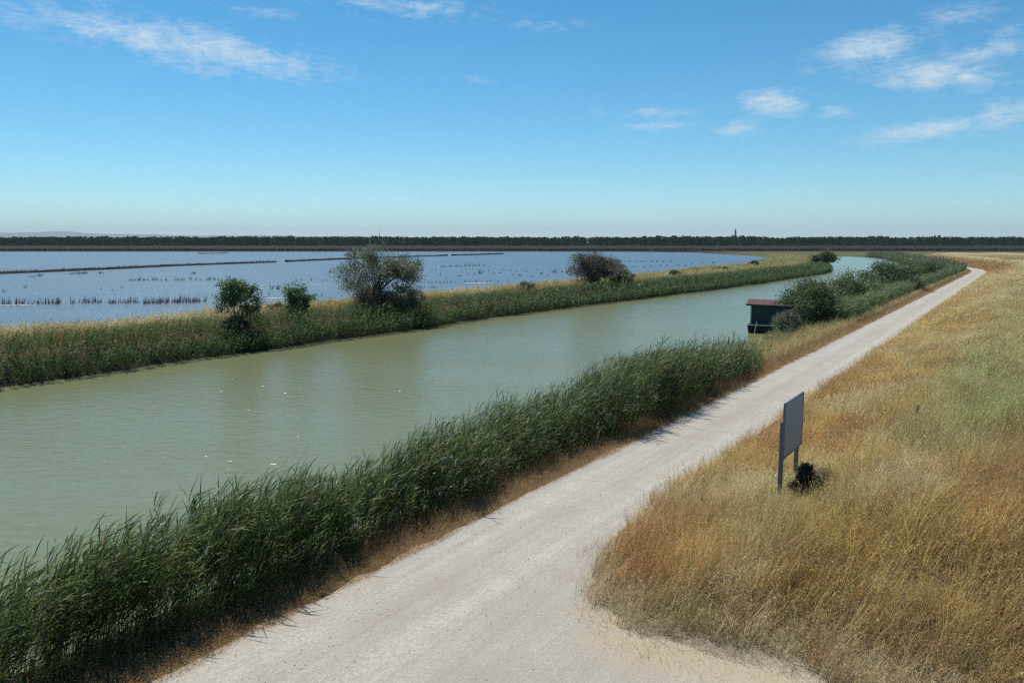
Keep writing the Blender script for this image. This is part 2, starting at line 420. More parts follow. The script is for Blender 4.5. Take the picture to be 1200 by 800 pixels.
xs = np.array([-30000, -8000, -2000, -600, 0, 600, 2000, 8000, 30000.]); ys = np.array([-30000, -8000, -1000, -80, 200, 700, 1500, 8000, 30000.])
X, Y = np.meshgrid(xs, ys, indexing='ij')
tag(sheet('lagoon_bed', X, Y, X*0-1.6, M_GROUND, tint=np.broadcast_to(np.array([.08, .07, .045]), X.shape+(3,))), kind='structure')

# far shore marsh, russet
xs = np.concatenate([np.arange(-2600, 0, 25.), np.arange(0, 300, 6.), np.arange(300, 2700, 25.)]); ys = np.concatenate([np.arange(376, 700, 6.), np.arange(700, 1300, 50.), [1500, 1800, 2400, 3400]])
X, Y = np.meshgrid(xs, ys, indexing='ij')
sh = np.interp(X, [85, 120, 165, 190, 240], [590, 545, 470, 400, 385])+10*(fbm(X/60, X*0)-.5)+6*(fbm(X/12, X*0+4)-.5)
Z = np.clip((Y-sh)*.06, -1.2, .5)+.35*(fbm(X/18, Y/14)-.4)*sstep(Y, sh, sh+30)
n = fbm(X/70, Y/35)[..., None]
tint = np.array([.017, .012, .011])*(1-n)+np.array([.03, .021, .016])*n
gn = (sstep(-Y, -600, -500)*sstep(X, 100, 160))[..., None]; tint = tint*(1-gn)+(np.array([.1, .1, .035])+.05*n)*gn
tag(sheet('marsh', X, Y, Z, M_GROUND, tint=tint), kind='structure')

# gravel track and the apron where the side track leaves
tl2 = np.unique(np.concatenate([np.arange(-20, 10.8, .4), np.arange(10.8, 16, .1), np.arange(16, 120, .5), np.arange(120, 380, 2)]))
uR = np.where(tl2 < 11.4, -24., np.interp(tl2, [11.4, 11.6, 11.85, 12.2, 12.9, 14.3, 16], [-24, -7, -5.6, -4.75, -4.1, -3.6, -3.35]))
uR = uR+.3*(fbm(tl2/.5, tl2*0+1, 5)-.5)
uL = -.15+.34*(fbm(tl2/.6, tl2*0+6, 5)-.5)
k = np.linspace(0, 1, 25)[:, None]
U = uL[None]*(1-k)+uR[None]*k; T = np.broadcast_to(tl2, U.shape)
X, Y = pos(U, T)
Zp = 1.02-.012*np.exp(-((U+.95)/.28)**2)-.012*np.exp(-((U+2.6)/.28)**2)+0*T
ef = np.maximum(sstep(U, -.5, -.05), sstep(-U, 2.9, 3.5)*sstep(T, 14.5, 17))*.8
ef = np.maximum(ef, sstep(T-(hill_toe(U)-1.5), -.2, 1.6)*sstep(-U, 3.4, 5)*.9)
tag(sheet('gravel_path', X, Y, Zp, M_PATH, U, T, tint=np.repeat(ef[..., None], 3, -1)), kind='structure')

B = Batch(); n = 2200                                           # loose stones, most of them off the wheel tracks
t = 4+60*rng.random(n)**1.5; u = np.where(rng.random(n) < .45, rng.normal(-1.72, .32, n), np.where(rng.random(n) < .5, rng.normal(-.2, .25, n), rng.normal(-3.2, .3, n)))
k = rng.random(n) < .22; u[k] = rng.uniform(-14, -3, k.sum()); t[k] = rng.uniform(5, 13, k.sum())
x, y = pos(u, t); r = rng.uniform(.004, .012, n)*(1+.8*(rng.random(n) < .05))
cube = np.array([(a, b, c) for c in (-.5, .6) for a, b in ((-1, -1), (1, -1), (1, 1), (-1, 1))], float)
V = np.stack([x, y, np.full(n, 1.022)], -1)[:, None]+cube[None]*r[:, None, None]*rng.uniform(.55, 1.2, (n, 8, 3))
F = np.array([[4, 5, 6, 7], [0, 1, 5, 4], [1, 2, 6, 5], [2, 3, 7, 6], [3, 0, 4, 7]])[None]+(np.arange(n)*8)[:, None, None]
B.add(V, F.reshape(-1, 4), np.repeat(np.array([.45, .415, .37])*rng.uniform(.6, 1.3, (n, 1)), 8, 0))
m, t_, out, _ = material('limestone'); p = principled(t_, t_.new('ShaderNodeAttribute', attribute_name='tint').outputs['Color'], .9, .2); t_.link(p.outputs[0], out)
tag(B.build('loose_stones', m), 'loose pale stones lying on the gravel track', 'stones', kind='stuff')
# canal water, lagoon water
tl3 = np.arange(-60, 444, 4.)
U, T = np.meshgrid(np.linspace(.9, 38, 8), tl3, indexing='ij')
U = U+np.where(U > 30, 0, 0); X, Y = pos(U, T)
tag(sheet('canal_water', X, Y, X*0, M_CANAL), kind='structure')
tl4 = np.arange(-60, 400, 4.)
bx, by = pos(44+drift(tl4), tl4)
ordr = np.argsort(by); bx, by = bx[ordr], by[ordr]
bx = np.concatenate([bx, [bx[-1], bx[-1]]]); by = np.concatenate([by, [575, 640]])
K = np.array([0, .03, .1, .3, 1.])[:, None]
X = bx[None]*(1-K)+(-3500)*K; Y = np.broadcast_to(by, X.shape)
tag(sheet('lagoon_water', X, Y, X*0+.012, M_LAGOON), kind='structure')

# hills on the horizon
xs = np.linspace(-26000, 9000, 220)
prof = np.interp(xs, [-26000, -20500, -19000, -17500, -15500, -12500, -10000, -6500, -3500, 0, 3000, 9000], [330, 340, 390, 440, 380, 310, 300, 250, 190, 160, 120, 60])
prof = prof*.8*(.82+.36*fbm(xs/1800, xs*0+2))
kk = np.linspace(0, 1, 12)[:, None]
X = np.broadcast_to(xs, (12, 220)); Y = 30000+5000*(kk-.5)*np.ones_like(X)
Z = -1+prof[None]*np.sin(np.pi*kk)*(.75+.5*fbm(X/1500, Y/900))
m, t_, out, _ = material('hill_slope'); p = principled(t_, (.07, .08, .06), .95, .1); t_.link(p.outputs[0], out)
tag(sheet('hills', X, Y, Z, m), kind='structure')

# haze
m, t_, out, onode = material('haze_air')
pv = t_.new('ShaderNodeVolumePrincipled'); pv.inputs['Color'].default_value = (.74, .93, 1, 1); pv.inputs['Density'].default_value = 4.2e-5
pv.inputs['Anisotropy'].default_value = 0
t_.link(pv.outputs[0], onode.inputs['Volume'])
hz = boxmesh('haze', m, None, (72000, 72000, 640), (0, 0, 317), bevel=0)
tag(hz, kind='stuff')

# ------------------------------------------------------------------ vegetation
def scatter(n, u0, u1, t0, t1):
    return rng.uniform(u0, u1, n), rng.uniform(t0, t1, n)
def base(u, t, dz=0.0):
    x, y = pos(u, t); return np.stack([x, y, ground_z(u, t)+dz], -1)
def pal(n, cols, w):
    cols = np.array(cols); c = cols[rng.choice(len(cols), n, p=np.array(w)/sum(w))]
    return c*rng.uniform(.75, 1.25, (n, 1))
WIND = R_(18)            # blowing to the right in the picture, a little away
GREEN = [(.058, .098, .022), (.08, .122, .028), (.125, .16, .042), (.04, .064, .02)]
def reeds(B, P, H, nleaf, nseg, lw, green=GREEN, gw=(4, 4, 2, 3), dead=.07):
    n = len(P)
    col = pal(n, green, gw)
    k = rng.random(n) < dead
    col[k] = np.array([.26, .2, .11])*rng.uniform(.7, 1.1, (k.sum(), 1))
    ga = fbm(P[:, 0]/.9+40, P[:, 1]/.9)-.5
    az = WIND+rng.normal(0, .55, n)+ga*3; el = R_(84)-np.abs(rng.normal(0, .1, n))-np.clip(ga, 0, 1)*.3
    ctr = B.ribbons(P, az, el, H, .009*lw/.028, .1, max(2, nseg), col*.55, 'stem', roll=rng.uniform(0, 6.28, n))
    for i in range(nleaf):
        f = .28+.72*(i+rng.random(n)*.6)/nleaf
        f = np.clip(f, 0, .98)
        q = f*(ctr.shape[1]-1); q0 = np.minimum(q.astype(int), ctr.shape[1]-2); w = (q-q0)[:, None]
        p = ctr[np.arange(n), q0]*(1-w)+ctr[np.arange(n), q0+1]*w
        L = H*rng.uniform(.18, .31, n)*(1.15-.35*f)
        B.ribbons(p, WIND+ga*2.2+rng.normal(0, .65, n)+(i % 2)*.6-.3, rng.uniform(.5, 1.3, n), L, lw*rng.uniform(.6, 1.15, n), rng.uniform(.1, .45, n), nseg,
                  col*rng.uniform(.6, 1.7, (n, 1)), 'leaf', twist=rng.normal(0, .5, n))
    return ctr
def plumes(B, ctr, H, frac):
    """last year's feathery tops on some reeds"""
    k = rng.random(len(ctr)) < frac; p = ctr[k, -1]; n = len(p)
    for j in range(3):
        B.ribbons(p, WIND+rng.normal(0, .3, n), rng.uniform(1.1, 1.45, n), rng.uniform(.14, .26, n), .022, .3, 2, np.array([.12, .095, .06])*rng.uniform(.8, 1.2, (n, 1)), 'mid')

# tall reeds on the near bank, between track and canal
B = Batch()
def hmod(u, t): return .72+.5*fbm(u/1.6+3, t/2.3)
for (t0, t1, dn, nl, ns, lw) in [(1, 16, 95, 11, 3, .03), (16, 30, 75, 9, 2, .032), (30, 47, 55, 8, 2, .036)]:
    n = int((t1-t0)*3.3*dn); u, t = scatter(n, .12, 4.15, t0, t1)
    edge = -.08+.7*fbm(t/2.2, t*0+5)+.36*(1-sstep(t, 20, 25))+.3*sstep(t, 37, 41); keep = (u > edge)&(u < 3.45+.7*sstep(t, 16, 24)+.5*(fbm(t/1.5, t*0+8)-.5))
    keep &= (t < 40) | (rng.random(n) < 1-sstep(t, 40, 46.5))
    keep &= (fbm(u/.7, t/.9) > .34)
    u, t = u[keep], t[keep]
    H = 2.42*(1-.07*(1-sstep(t, 17, 25)))*hmod(u, t)*rng.uniform(.74, 1.14, len(u))*np.where(rng.random(len(u)) < .04, 1.14, 1)*(.42+.58*sstep(u-edge[keep], .0, .9))*(1-.6*sstep(t, 34, 45))*(1+.16*np.exp(-((t-29)/5)**2)-.16*np.exp(-((t-22.3)/1.6)**2))*(1-.2*sstep(18-t, 0, 14)*0)
    c = reeds(B, base(u, t, -.05), H, nl, ns, lw)
    plumes(B, c, H, .03)
tag(B.build('reed_bed', M_REED), 'dense band of tall dark green reeds between the pale gravel track and the canal', 'reeds', kind='stuff')

# reeds and rank growth farther along the near bank
B = Batch()
n = 8500; u, t = scatter(n, .7, 5.8, 67, 132); k = (fbm(u/1.2, t/2) > .33)&(u > .7+1.2*fbm(t/3, t*0)); u, t = u[k], t[k]
reeds(B, base(u, t), 2.15*hmod(u, t)*rng.uniform(.8, 1.15, len(u)), 7, 2, .055, [(.11, .155, .055), (.14, .185, .07), (.085, .125, .04)], (3, 3, 2))
n = 1500; u, t = scatter(n, 1.6, 6.0, 43, 68); k = (u < w_near(t)+.3)&(fbm(u/1.1, t/1.8) > .48); u, t = u[k], t[k]
reeds(B, base(u, t), .95*hmod(u, t)*rng.uniform(.6, 1.2, len(u)), 6, 2, .045, [(.11, .155, .055), (.085, .125, .04)], (1, 1))
n = 5000; u, t = scatter(n, .7, 4.6, 132, 235); k = fbm(u/1.5, t/3) > .3; u, t = u[k], t[k]
reeds(B, base(u, t), 2.1*hmod(u, t), 5, 2, .09, [(.085, .115, .045), (.07, .1, .04), (.1, .12, .05)], (3, 3, 2))
tag(B.build('reed_bed', M_REED), 'grey green reeds along the gravel track beyond the hut shrubs', 'reeds', kind='stuff')
B = Batch()
n = 6500; u, t = scatter(n, .6, 7.2, 235, 425); k = u < w_near(t)+1.2; u, t = u[k], t[k]
reeds(B, base(u, np.minimum(t, 640)), 2.6*hmod(u, t), 4, 2, .16, [(.085, .125, .065), (.1, .135, .075)], (1, 1))
tag(B.build('reed_bed', M_REED), 'blue green reed point far off at the bend of the canal', 'reeds', kind='stuff')

# reeds along the far bank
B = Batch()
for (t0, t1, dn, nl, lw) in [(-8, 75, 21, 7, .055), (75, 150, 14, 6, .085), (150, 320, 8, 5, .14)]:
    n = int((t1-t0)*5*dn); t = rng.uniform(t0, t1, n); u = w_far(t)-.6+5.4*rng.random(n)**1.35
    k = fbm(u/1.3, t/2.5) > .3; u, t = u[k], t[k]
    H = 1.5*hmod(u, t)*rng.uniform(.7, 1.2, len(u))*(1-.5*sstep(u-w_far(t), 2.2, 4.6))*(1-.25*sstep(t, 200, 280))
    reeds(B, base(u, t), H, nl, 2, lw, [(.065, .12, .03), (.09, .15, .04), (.05, .085, .028)], (3, 3, 2), .012)
tag(B.build('reed_bed', M_REED), 'dark green reeds lining the opposite bank of the canal', 'reeds', kind='stuff')

# dry grasses
GOLD, RUST, PALE, SAGE, OLIVE, GREY = map(np.array, [(.73, .47, .175), (.47, .275, .118), (.8, .63, .36), (.46, .43, .21), (.36, .33, .13), (.54, .45, .3)])
def hill_colour(u, t):
    n1 = fbm(u/1.6+1, t/2.4+2); n2 = fbm(u/.8+9, t/1.1); n3 = fbm(u/2.6+20, t/3.6+4)
    c = np.repeat(GOLD[None], len(u), 0)
    L = lambda c, k, col: c*(1-k[:, None])+col*k[:, None]
    c = L(c, sstep(n1, .47, .62), RUST); c = L(c, sstep(n3, .5, .62)*.8, PALE)
    c = L(c, sstep(n2, .54, .68)*.6, OLIVE)
    g = lambda a, b, ra, rb: np.exp(-((u-a)/ra)**2-((t-b)/rb)**2)
    c = L(c, np.clip(g(-6.3, 15.8, .9, .9), 0, .8), SAGE*.85)          # green patch in front of the sign
    c = L(c, sstep(-u, 7.2, 9.6)*sstep(t, 20, 27)*(.35+.6*sstep(fbm(u/1.1+3, t/2.6), .4, .6)), np.array([.5, .47, .235]))
    c = L(c, np.clip(g(-10, 27, 1.6, 6)*1.2, 0, .9), np.array([.37, .4, .16]))      # green right flank
    c = L(c, np.clip(g(-9.2, 21, 1.1, 1.4), 0, .8), SAGE)
    c = L(c, np.clip(g(-8.9, 36, 1.4, 10)*.9, 0, .85), np.array([.42, .42, .2]))
    c = L(c, sstep(-u, 8.6, 10.5)*sstep(t, 20, 28)*.4, np.array([.38, .39, .17]))
    c = L(c, np.clip(g(-4.6, 14.5, .9, 1.7), 0, .85), RUST*1.05)
    c = L(c, sstep(hill_toe(u)+1.5-t, -.3, 1.2)*.8, GREY*1.05)
    c = L(c, sstep(t, 60, 130)*.65, PALE*.9)
    c = L(c, sstep(t, 150, 215)*sstep(u, -9.5, -7)*.9, RUST*.75); c = L(c, sstep(t, 150, 215)*(1-sstep(u, -10.5, -9))*.9, PALE*1.1)
    return c
def grass(B, u, t, H, W, col, nseg=3, heads=6, hs=.022, lean=.28, green_base=.14, spread=.7):
    P = base(u, t, -.03); n = len(u)
    az = WIND+rng.normal(0, spread, n); el = math.pi/2-np.abs(rng.normal(0, lean, n))
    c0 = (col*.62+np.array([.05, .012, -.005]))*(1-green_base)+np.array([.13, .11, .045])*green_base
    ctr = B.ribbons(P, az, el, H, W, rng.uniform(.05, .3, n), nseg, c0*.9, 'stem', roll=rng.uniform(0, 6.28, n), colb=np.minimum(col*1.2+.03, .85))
    if heads:
        m = n*heads; idx = np.repeat(np.arange(n), heads)
        f = (1-.38*rng.random(m)**1.3)*(ctr.shape[1]-1); q0 = np.minimum(f.astype(int), ctr.shape[1]-2); w = (f-q0)[:, None]
        C = ctr[idx, q0]*(1-w)+ctr[idx, q0+1]*w+rng.normal(0, .035, (m, 3))*(hs/.022)**.5
        B.flakes(C, hs*rng.uniform(.7, 1.4, m), hs*.4, np.minimum(col[idx]*rng.uniform(.8, 1.5, (m, 1))+np.array([.06, .045, .022]), .9))
B = Batch()
def hill(t0, t1, u0, u1, dn, W, heads, hs, H0, nseg=3, per=26, rad=.13):
    nt = int((t1-t0)*(u1-u0)*dn/per); cu, ct = scatter(nt, u0, u1, t0, t1)
    ck = (fbm(cu/.8+50, ct/.8) > .3); cu, ct = cu[ck], ct[ck]; nt = len(cu)
    tw = rng.uniform(.72, 1.32, nt); th = rng.uniform(.62, 1.18, nt); ta = WIND+rng.normal(0, .8, nt); tlean = np.abs(rng.normal(0, .22, nt)); ttint = rng.random(nt)
    idx = np.repeat(np.arange(nt), per); n = len(idx)
    du, dt_ = rng.normal(0, rad, n), rng.normal(0, rad, n)
    loose = rng.random(n) < .22; du[loose] *= 3; dt_[loose] *= 3
    u, t = cu[idx]+du, ct[idx]+dt_
    u_edge = -3.3+.6*(fbm(t/1.1, t*0+2)-.5)
    k = (t > hill_toe(u)-.1+1.1*(fbm(u/.6, t/.6)-.42)+.45*sstep(-u, 4.2, 6)*(1-sstep(-u, 8, 9)))&(u < u_edge)
    u, t, idx, du, dt_ = u[k], t[k], idx[k], du[k], dt_[k]; n = len(u)
    H = H0*(.5+.8*fbm(u/1.0, t/1.2))*th[idx]*rng.uniform(.6, 1.15, n)*(.45+.55*sstep(t-hill_toe(u), .4, 2.4))*(.55+.45*sstep(u_edge[k]-u, 0, .9))
    H *= 1-.5*np.exp(-((u+6.8)/1.0)**2-((t-17.9)/1.4)**2)
    c = hill_colour(u, t)*tw[idx][:, None]*rng.uniform(.8, 1.2, (n, 1))
    gk = ttint[idx] < .12; c[gk] = OLIVE*rng.uniform(.7, 1.2, (gk.sum(), 1))
    gk = ttint[idx] > .88; c[gk] = RUST*rng.uniform(.7, 1.15, (gk.sum(), 1))
    P = base(u, t, -.03); x0, y0 = pos(cu, ct)
    fan = np.arctan2(P[:, 1]-y0[idx], P[:, 0]-x0[idx])
    w = .55
    az = np.arctan2(w*np.sin(ta[idx])+(1-w)*np.sin(fan), w*np.cos(ta[idx])+(1-w)*np.cos(fan))
    el = math.pi/2-tlean[idx]-np.hypot(du, dt_)/rad*.1-np.abs(rng.normal(0, .08, n))
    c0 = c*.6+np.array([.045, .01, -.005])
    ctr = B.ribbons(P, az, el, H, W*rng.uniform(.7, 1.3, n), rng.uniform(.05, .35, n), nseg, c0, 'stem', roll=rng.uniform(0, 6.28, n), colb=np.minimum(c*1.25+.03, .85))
    m = n*heads; ii = np.repeat(np.arange(n), heads)
    f = (1-.3*rng.random(m)**1.4)*(ctr.shape[1]-1); q0 = np.minimum(f.astype(int), ctr.shape[1]-2); wq = (f-q0)[:, None]
    C = ctr[ii, q0]*(1-wq)+ctr[ii, q0+1]*wq+rng.normal(0, 1, (m, 3))*np.array([.024, .024, .012])*(hs/.034)**.5
    k = rng.random(m) < np.repeat(.35+.65*(rng.random(nt)[idx] < .6), heads); C, ii = C[k], ii[k]; m = len(ii)
    B.ribbons(C, WIND+rng.normal(0, .9, m), -rng.uniform(.2, 1.4, m), hs*rng.uniform(.7, 1.4, m), hs*.34, .0, 2,
              np.minimum(c[ii]*rng.uniform(.85, 1.5, (m, 1))+np.array([.06, .04, .012]), .9), 'mid', twist=rng.normal(0, .6, m))
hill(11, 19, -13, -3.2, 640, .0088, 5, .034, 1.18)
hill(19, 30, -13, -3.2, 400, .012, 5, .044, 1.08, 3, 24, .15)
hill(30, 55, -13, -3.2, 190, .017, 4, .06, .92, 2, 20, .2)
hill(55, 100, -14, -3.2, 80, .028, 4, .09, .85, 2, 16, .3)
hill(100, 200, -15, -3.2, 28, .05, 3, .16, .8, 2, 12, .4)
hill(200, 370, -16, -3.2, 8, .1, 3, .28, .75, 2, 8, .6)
# short fallen thatch at the toe
n = 8000; u = rng.uniform(-13, -3.2, n); t = hill_toe(u)+.3*sstep(-u, 4.2, 6)+rng.normal(.3, .5, n)
k = t > hill_toe(u)-.45+.5*(fbm(u/.5, t*0+2)-.5); u, t = u[k], t[k]; n = len(u)
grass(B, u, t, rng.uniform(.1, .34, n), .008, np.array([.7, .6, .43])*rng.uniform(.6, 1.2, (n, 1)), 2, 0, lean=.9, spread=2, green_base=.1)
tag(B.build('dry_grass', M_GRASS), 'tall golden and rust wild oat grass covering the levee right of the track', 'grass', kind='stuff')

B = Batch()                                                     # verge on the canal side of the track
for (t0, t1, dn, W, hd, hs) in [(1, 20, 330, .0065, 4, .018), (20, 45, 200, .01, 4, .026), (45, 110, 90, .02, 4, .05), (110, 240, 30, .045, 3, .1)]:
    n = int((t1-t0)*1.6*dn); n = int(n*2.4); t = rng.uniform(t0, t1, n); u = -.3+np.abs(rng.normal(0, .7, n))+.25*(fbm(t/.9, t*0+7)-.5)
    k = u < 2.1; u, t = u[k], t[k]; n = len(u)
    H = (.16+.5*sstep(u, -.1, 1.2))*rng.uniform(.6, 1.25, n)*(.7+.6*fbm(t/1.3, t*0))
    q = fbm(u, t/3+8)[:, None]
    c = (np.array([.42, .22, .11])*(1-q)+np.array([.5, .36, .18])*q)*rng.uniform(.7, 1.2, (n, 1))
    gk = rng.random(n) < .28; c[gk] = np.array([.12, .14, .045])*rng.uniform(.7, 1.2, (gk.sum(), 1))
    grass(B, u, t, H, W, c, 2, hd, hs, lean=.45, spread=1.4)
n = 7500; t = rng.uniform(42, 68, n); u = rng.uniform(.5, 6.0, n)  # dry bank by the hut
k = u < w_near(t)+.2; u, t = u[k], t[k]; n = len(u)
c = (GOLD*.9*(1-fbm(u/1.2, t/2))[:, None]+OLIVE*1.5*fbm(u/1.2, t/2)[:, None])*rng.uniform(.75, 1.25, (n, 1))
grass(B, u, t, rng.uniform(.45, .95, n), .018, c, 2, 4, .045)
n = 7000; t = rng.uniform(68, 200, n); u = rng.uniform(.4, 2.2, n)
c = (PALE*.8*(1-fbm(u/1.2, t/4))[:, None]+OLIVE*1.4*fbm(u/1.2, t/4)[:, None])*rng.uniform(.75, 1.25, (n, 1))
grass(B, u, t, rng.uniform(.4, .9, n), .035, c, 2, 3, .08)
tag(B.build('dry_grass', M_GRASS), 'russet and straw grass verge on the canal side of the gravel track', 'grass', kind='stuff')

B = Batch()                                                     # crest of the far bank
for (t0, t1, dn, W, hs) in [(-10, 70, 30, .03, .09), (70, 140, 16, .05, .13), (140, 320, 7, .1, .22)]:
    n = int((t1-t0)*15*dn); t = rng.uniform(t0, t1, n); dr = drift(t); u = w_far(t)+3.4+rng.random(n)*(12.3+dr)
    clump = fbm(u/2, t/3.5); k = clump > .25; u, t, clump = u[k], t[k], clump[k]; n = len(u)
    q = sstep(fbm(u/2.5+4, t/6+1), .4, .62)[:, None]; far = sstep(t, 95, 160)[:, None]
    c = np.array([.5, .37, .16])*(1-q)+np.array([.64, .52, .29])*q
    c = c*(1-.62*far)+np.array([.3, .29, .12])*.62*far
    low = (1-sstep(u-w_far(t), 4.2, 6.5))[:, None]; c = c*(1-low)+np.array([.13, .15, .05])*low
    c = c*rng.uniform(.7, 1.25, (n, 1)); gk = rng.random(n) < .3; c[gk] = np.array([.15, .175, .055])*rng.uniform(.7, 1.2, (gk.sum(), 1))
    grass(B, u, t, rng.uniform(.45, 1.0, n)*(.5+clump), W, c, 2, 4, hs, lean=.4)
tag(B.build('dry_grass', M_GRASS), 'straw coloured grass topping the far bank between canal and blue lagoon', 'grass', kind='stuff')

# dark sedge fringe on the lagoon edge of the bank
B = Batch()
n = 5200; t = rng.uniform(60, 330, n); u = 48+drift(t)+rng.normal(0, 1.3, n)
P = base(u, t); P[:, 2] = np.maximum(P[:, 2], -.05)
B.ribbons(P, WIND+rng.normal(0, 1, n), rng.uniform(1.1, 1.5, n), rng.uniform(.3, .7, n), .09, .2, 2, np.array([.085, .06, .04])*rng.uniform(.6, 1.3, (n, 1)), 'stem', roll=rng.uniform(0, 6.28, n))
tag(B.build('sedge', M_GRASS), 'dark brown sedge fringe at the lagoon side of the far bank', 'grass', kind='stuff')

# ------------------------------------------------------------------ trees and shrubs
def shrub(name, label, px, u, top, wpx, cat='bush', crown_lo=.12, leaf=.16, nleaf=5200, cols=((.06, .08, .03),), seed=1, trunk_r=.09, airy=.0, group=None, ybase=None, xy=None, lobes=9, zb=None):
    global rng
    keep = rng; rng = np.random.default_rng(seed)
    x, y = on_u(px, u) if xy is None else xy
    h_ = None
    uu = np.array([x, y])@N0-10.7; tt = np.array([x, y])@D0
    z0 = float(ground_z(uu, tt)) if xy is None else (.5 if zb is None else zb)
    zt = z_at(top, y); Hh = max(zt-z0, .6)*1.05; Wd = wpx/FPX*y*(1.12 if crown_lo < .15 else 1.22); bush_ = crown_lo < .15
    root = empty(name, (x, y, z0)); tag(root, label, cat, group)
    rx, rz = Wd/2, Hh*(1-crown_lo)/2; cz = Hh*crown_lo+rz
    # lobes: sub-crowns that give an uneven outline
    L = []
    for i in range(lobes):
        a = rng.uniform(0, 6.28); rr = rng.uniform(.15, .74); e = rng.uniform(-.75 if bush_ else -.6, .6)
        L.append([math.cos(a)*rr*rx, math.sin(a)*rr*rx, cz+e*rz, rng.uniform(.36, .52)+.06*bush_])
    L.append([rng.uniform(-.15, .15)*rx, 0, cz+rz*.58, .4])
    L += [[0, 0, cz-.15*rz, .8]]*(4 if bush_ else 1)
    L.append([-.58*rx, 0, cz-.1*rz, .4]); L.append([.58*rx, 0, cz+.05*rz, .4])
    T = Batch()
    base_n = 1 if trunk_r > .07 else 3
    for i in range(base_n):
        b0 = np.array([rng.uniform(-.2, .2)*(base_n > 1), rng.uniform(-.2, .2)*(base_n > 1), -.15])
        fork = np.array([rng.uniform(-.1, .1)*rx, rng.uniform(-.1, .1)*rx, max(.18*Hh, Hh*crown_lo*.9)])
        T.tube([b0, (b0+fork)/2+rng.normal(0, .03*Hh, 3)*[1, 1, 0], fork], [trunk_r*1.25, trunk_r, trunk_r*.85], (.09, .075, .06))
        for l in L[i::base_n]:
            e = np.array(l[:3]); mid = fork*.45+e*.55+rng.normal(0, .06*Hh, 3)
            T.tube([fork, mid, e], [trunk_r*.6, trunk_r*.38, trunk_r*.14], (.09, .075, .06), cap=False)
            for q in range(4):
                d_ = rng.normal(size=3); d_ /= np.linalg.norm(d_); e2 = e+d_*np.array([rx, rx, rz])*l[3]*.85
                T.tube([mid*.3+e*.7, (e+e2)/2+rng.normal(0, .03*Hh, 3), e2], [trunk_r*.2, trunk_r*.13, trunk_r*.05], (.09, .075, .06), n=4, cap=False)
    T.build('trunk', M_BARK, root, True)
    Cb = Batch()
    ncl = int(62*len(L)/12)
    per = int(nleaf*2.2/ncl)
    for j in range(ncl):
        l = L[rng.integers(len(L))]; d_ = rng.normal(size=3); d_ /= np.linalg.norm(d_); r_ = rng.uniform(.35, 1.0)**.6
        c = np.array(l[:3])+d_*r_*np.array([rx, rx, rz])*l[3]
        if c[2] < .1: c[2] = .1+rng.random()*.3
        s = rng.uniform(.12, .25)*(rx*.5+rz*.5)*(1-.35*airy)
        n = int(per*rng.uniform(.5, 1.4))
        P = c+np.clip(rng.normal(0, 1, (n, 3)), -1.8, 1.8)*np.array([s, s, s*.75])
        P[:, 2] = np.maximum(P[:, 2], .03)
        cc = np.array(cols[rng.integers(len(cols))])*1.5*rng.uniform(.75, 1.25)
        Cb.flakes(P, leaf*rng.uniform(.6, 1.3, n), leaf*.55*rng.uniform(.7, 1.2, n), cc*rng.uniform(.8, 1.25, (n, 1)))
        # a few shoots stick out
        ns = 5
        Cb.ribbons(np.repeat(c[None], ns, 0)+rng.normal(0, s*.6, (ns, 3)), rng.uniform(0, 6.28, ns), rng.uniform(.6, 1.5, ns), s*rng.uniform(1.2, 2.6, ns), leaf*.4, .15, 2, cc, 'leaf')
    Cb.build('crown', M_LEAF, root)
    rng = keep
    return root
GREYG = ((.105, .12, .075), (.13, .14, .09), (.08, .095, .055), (.16, .165, .11))
BRIGHT = ((.075, .13, .035), (.1, .155, .045), (.055, .095, .028))
DARK = ((.045, .06, .028), (.06, .075, .035), (.075, .085, .045))
BROWN = ((.09, .085, .05), (.075, .07, .045), (.11, .1, .065))
MIDG = ((.07, .095, .035), (.09, .115, .045), (.055, .075, .03))
shrub('tree', 'loose grey green tree with a wide rounded crown on the far bank', 443, 38.5, 292, 84, 'tree', .26, .17, 7000, GREYG, 3, .14, .5)
shrub('bush', 'dark scrub at the foot of the wide grey green tree', 438, 37.5, 334, 50, 'bush', .02, .16, 3000, BROWN, 31, .05)
shrub('bush', 'olive shrub leaning out at the right foot of the wide grey green tree', 474, 37, 336, 36, 'bush', .02, .15, 2600, GREYG, 32, .05)
shrub('tree', 'young bright green tree with open ragged crown, leftmost on the far bank', 278, 36.6, 330, 46, 'tree', .2, .16, 3000, ((.055, .1, .03), (.08, .125, .04), (.045, .075, .025)), 4, .06, .7, lobes=9)
shrub('tree', 'small dense bright green tree on the far bank left of the wide grey tree', 349, 38, 333, 27, 'tree', .08, .14, 3000, ((.06, .11, .032), (.085, .135, .04)), 5, .06, .4, lobes=11)
shrub('bush', 'dark scrub under the ragged bright green tree, leftmost on the far bank', 276, 35.6, 372, 40, 'bush', .0, .14, 1800, ((.03, .045, .02), (.04, .055, .025)), 41, .04)
shrub('bush', 'low dark round bush in the straw grass between the two bright green trees', 321, 41, 355, 17, 'bush', .02, .13, 1200, DARK, 6, .04)
shrub('bush', 'big brown green bush with bare twigs standing midway along the far bank', 694, 38.5, 295, 50, 'bush', .05, .22, 6500, BROWN, 7, .12, .2)
shrub('bush', 'thin pale topped bush behind the big brown green bush', 718, 41, 302, 32, 'bush', .1, .2, 2200, GREYG, 71, .08, .6)
shrub('bush', 'dark low bush hugging the right side of the big brown green bush', 726, 37, 318, 32, 'bush', .02, .2, 3600, DARK, 8, .05)
shrub('bush', 'small round green bush on the far bank left of the big brown bush', 616, 39.5, 332, 17, 'bush', .02, .17, 1500, MIDG, 9, .04)
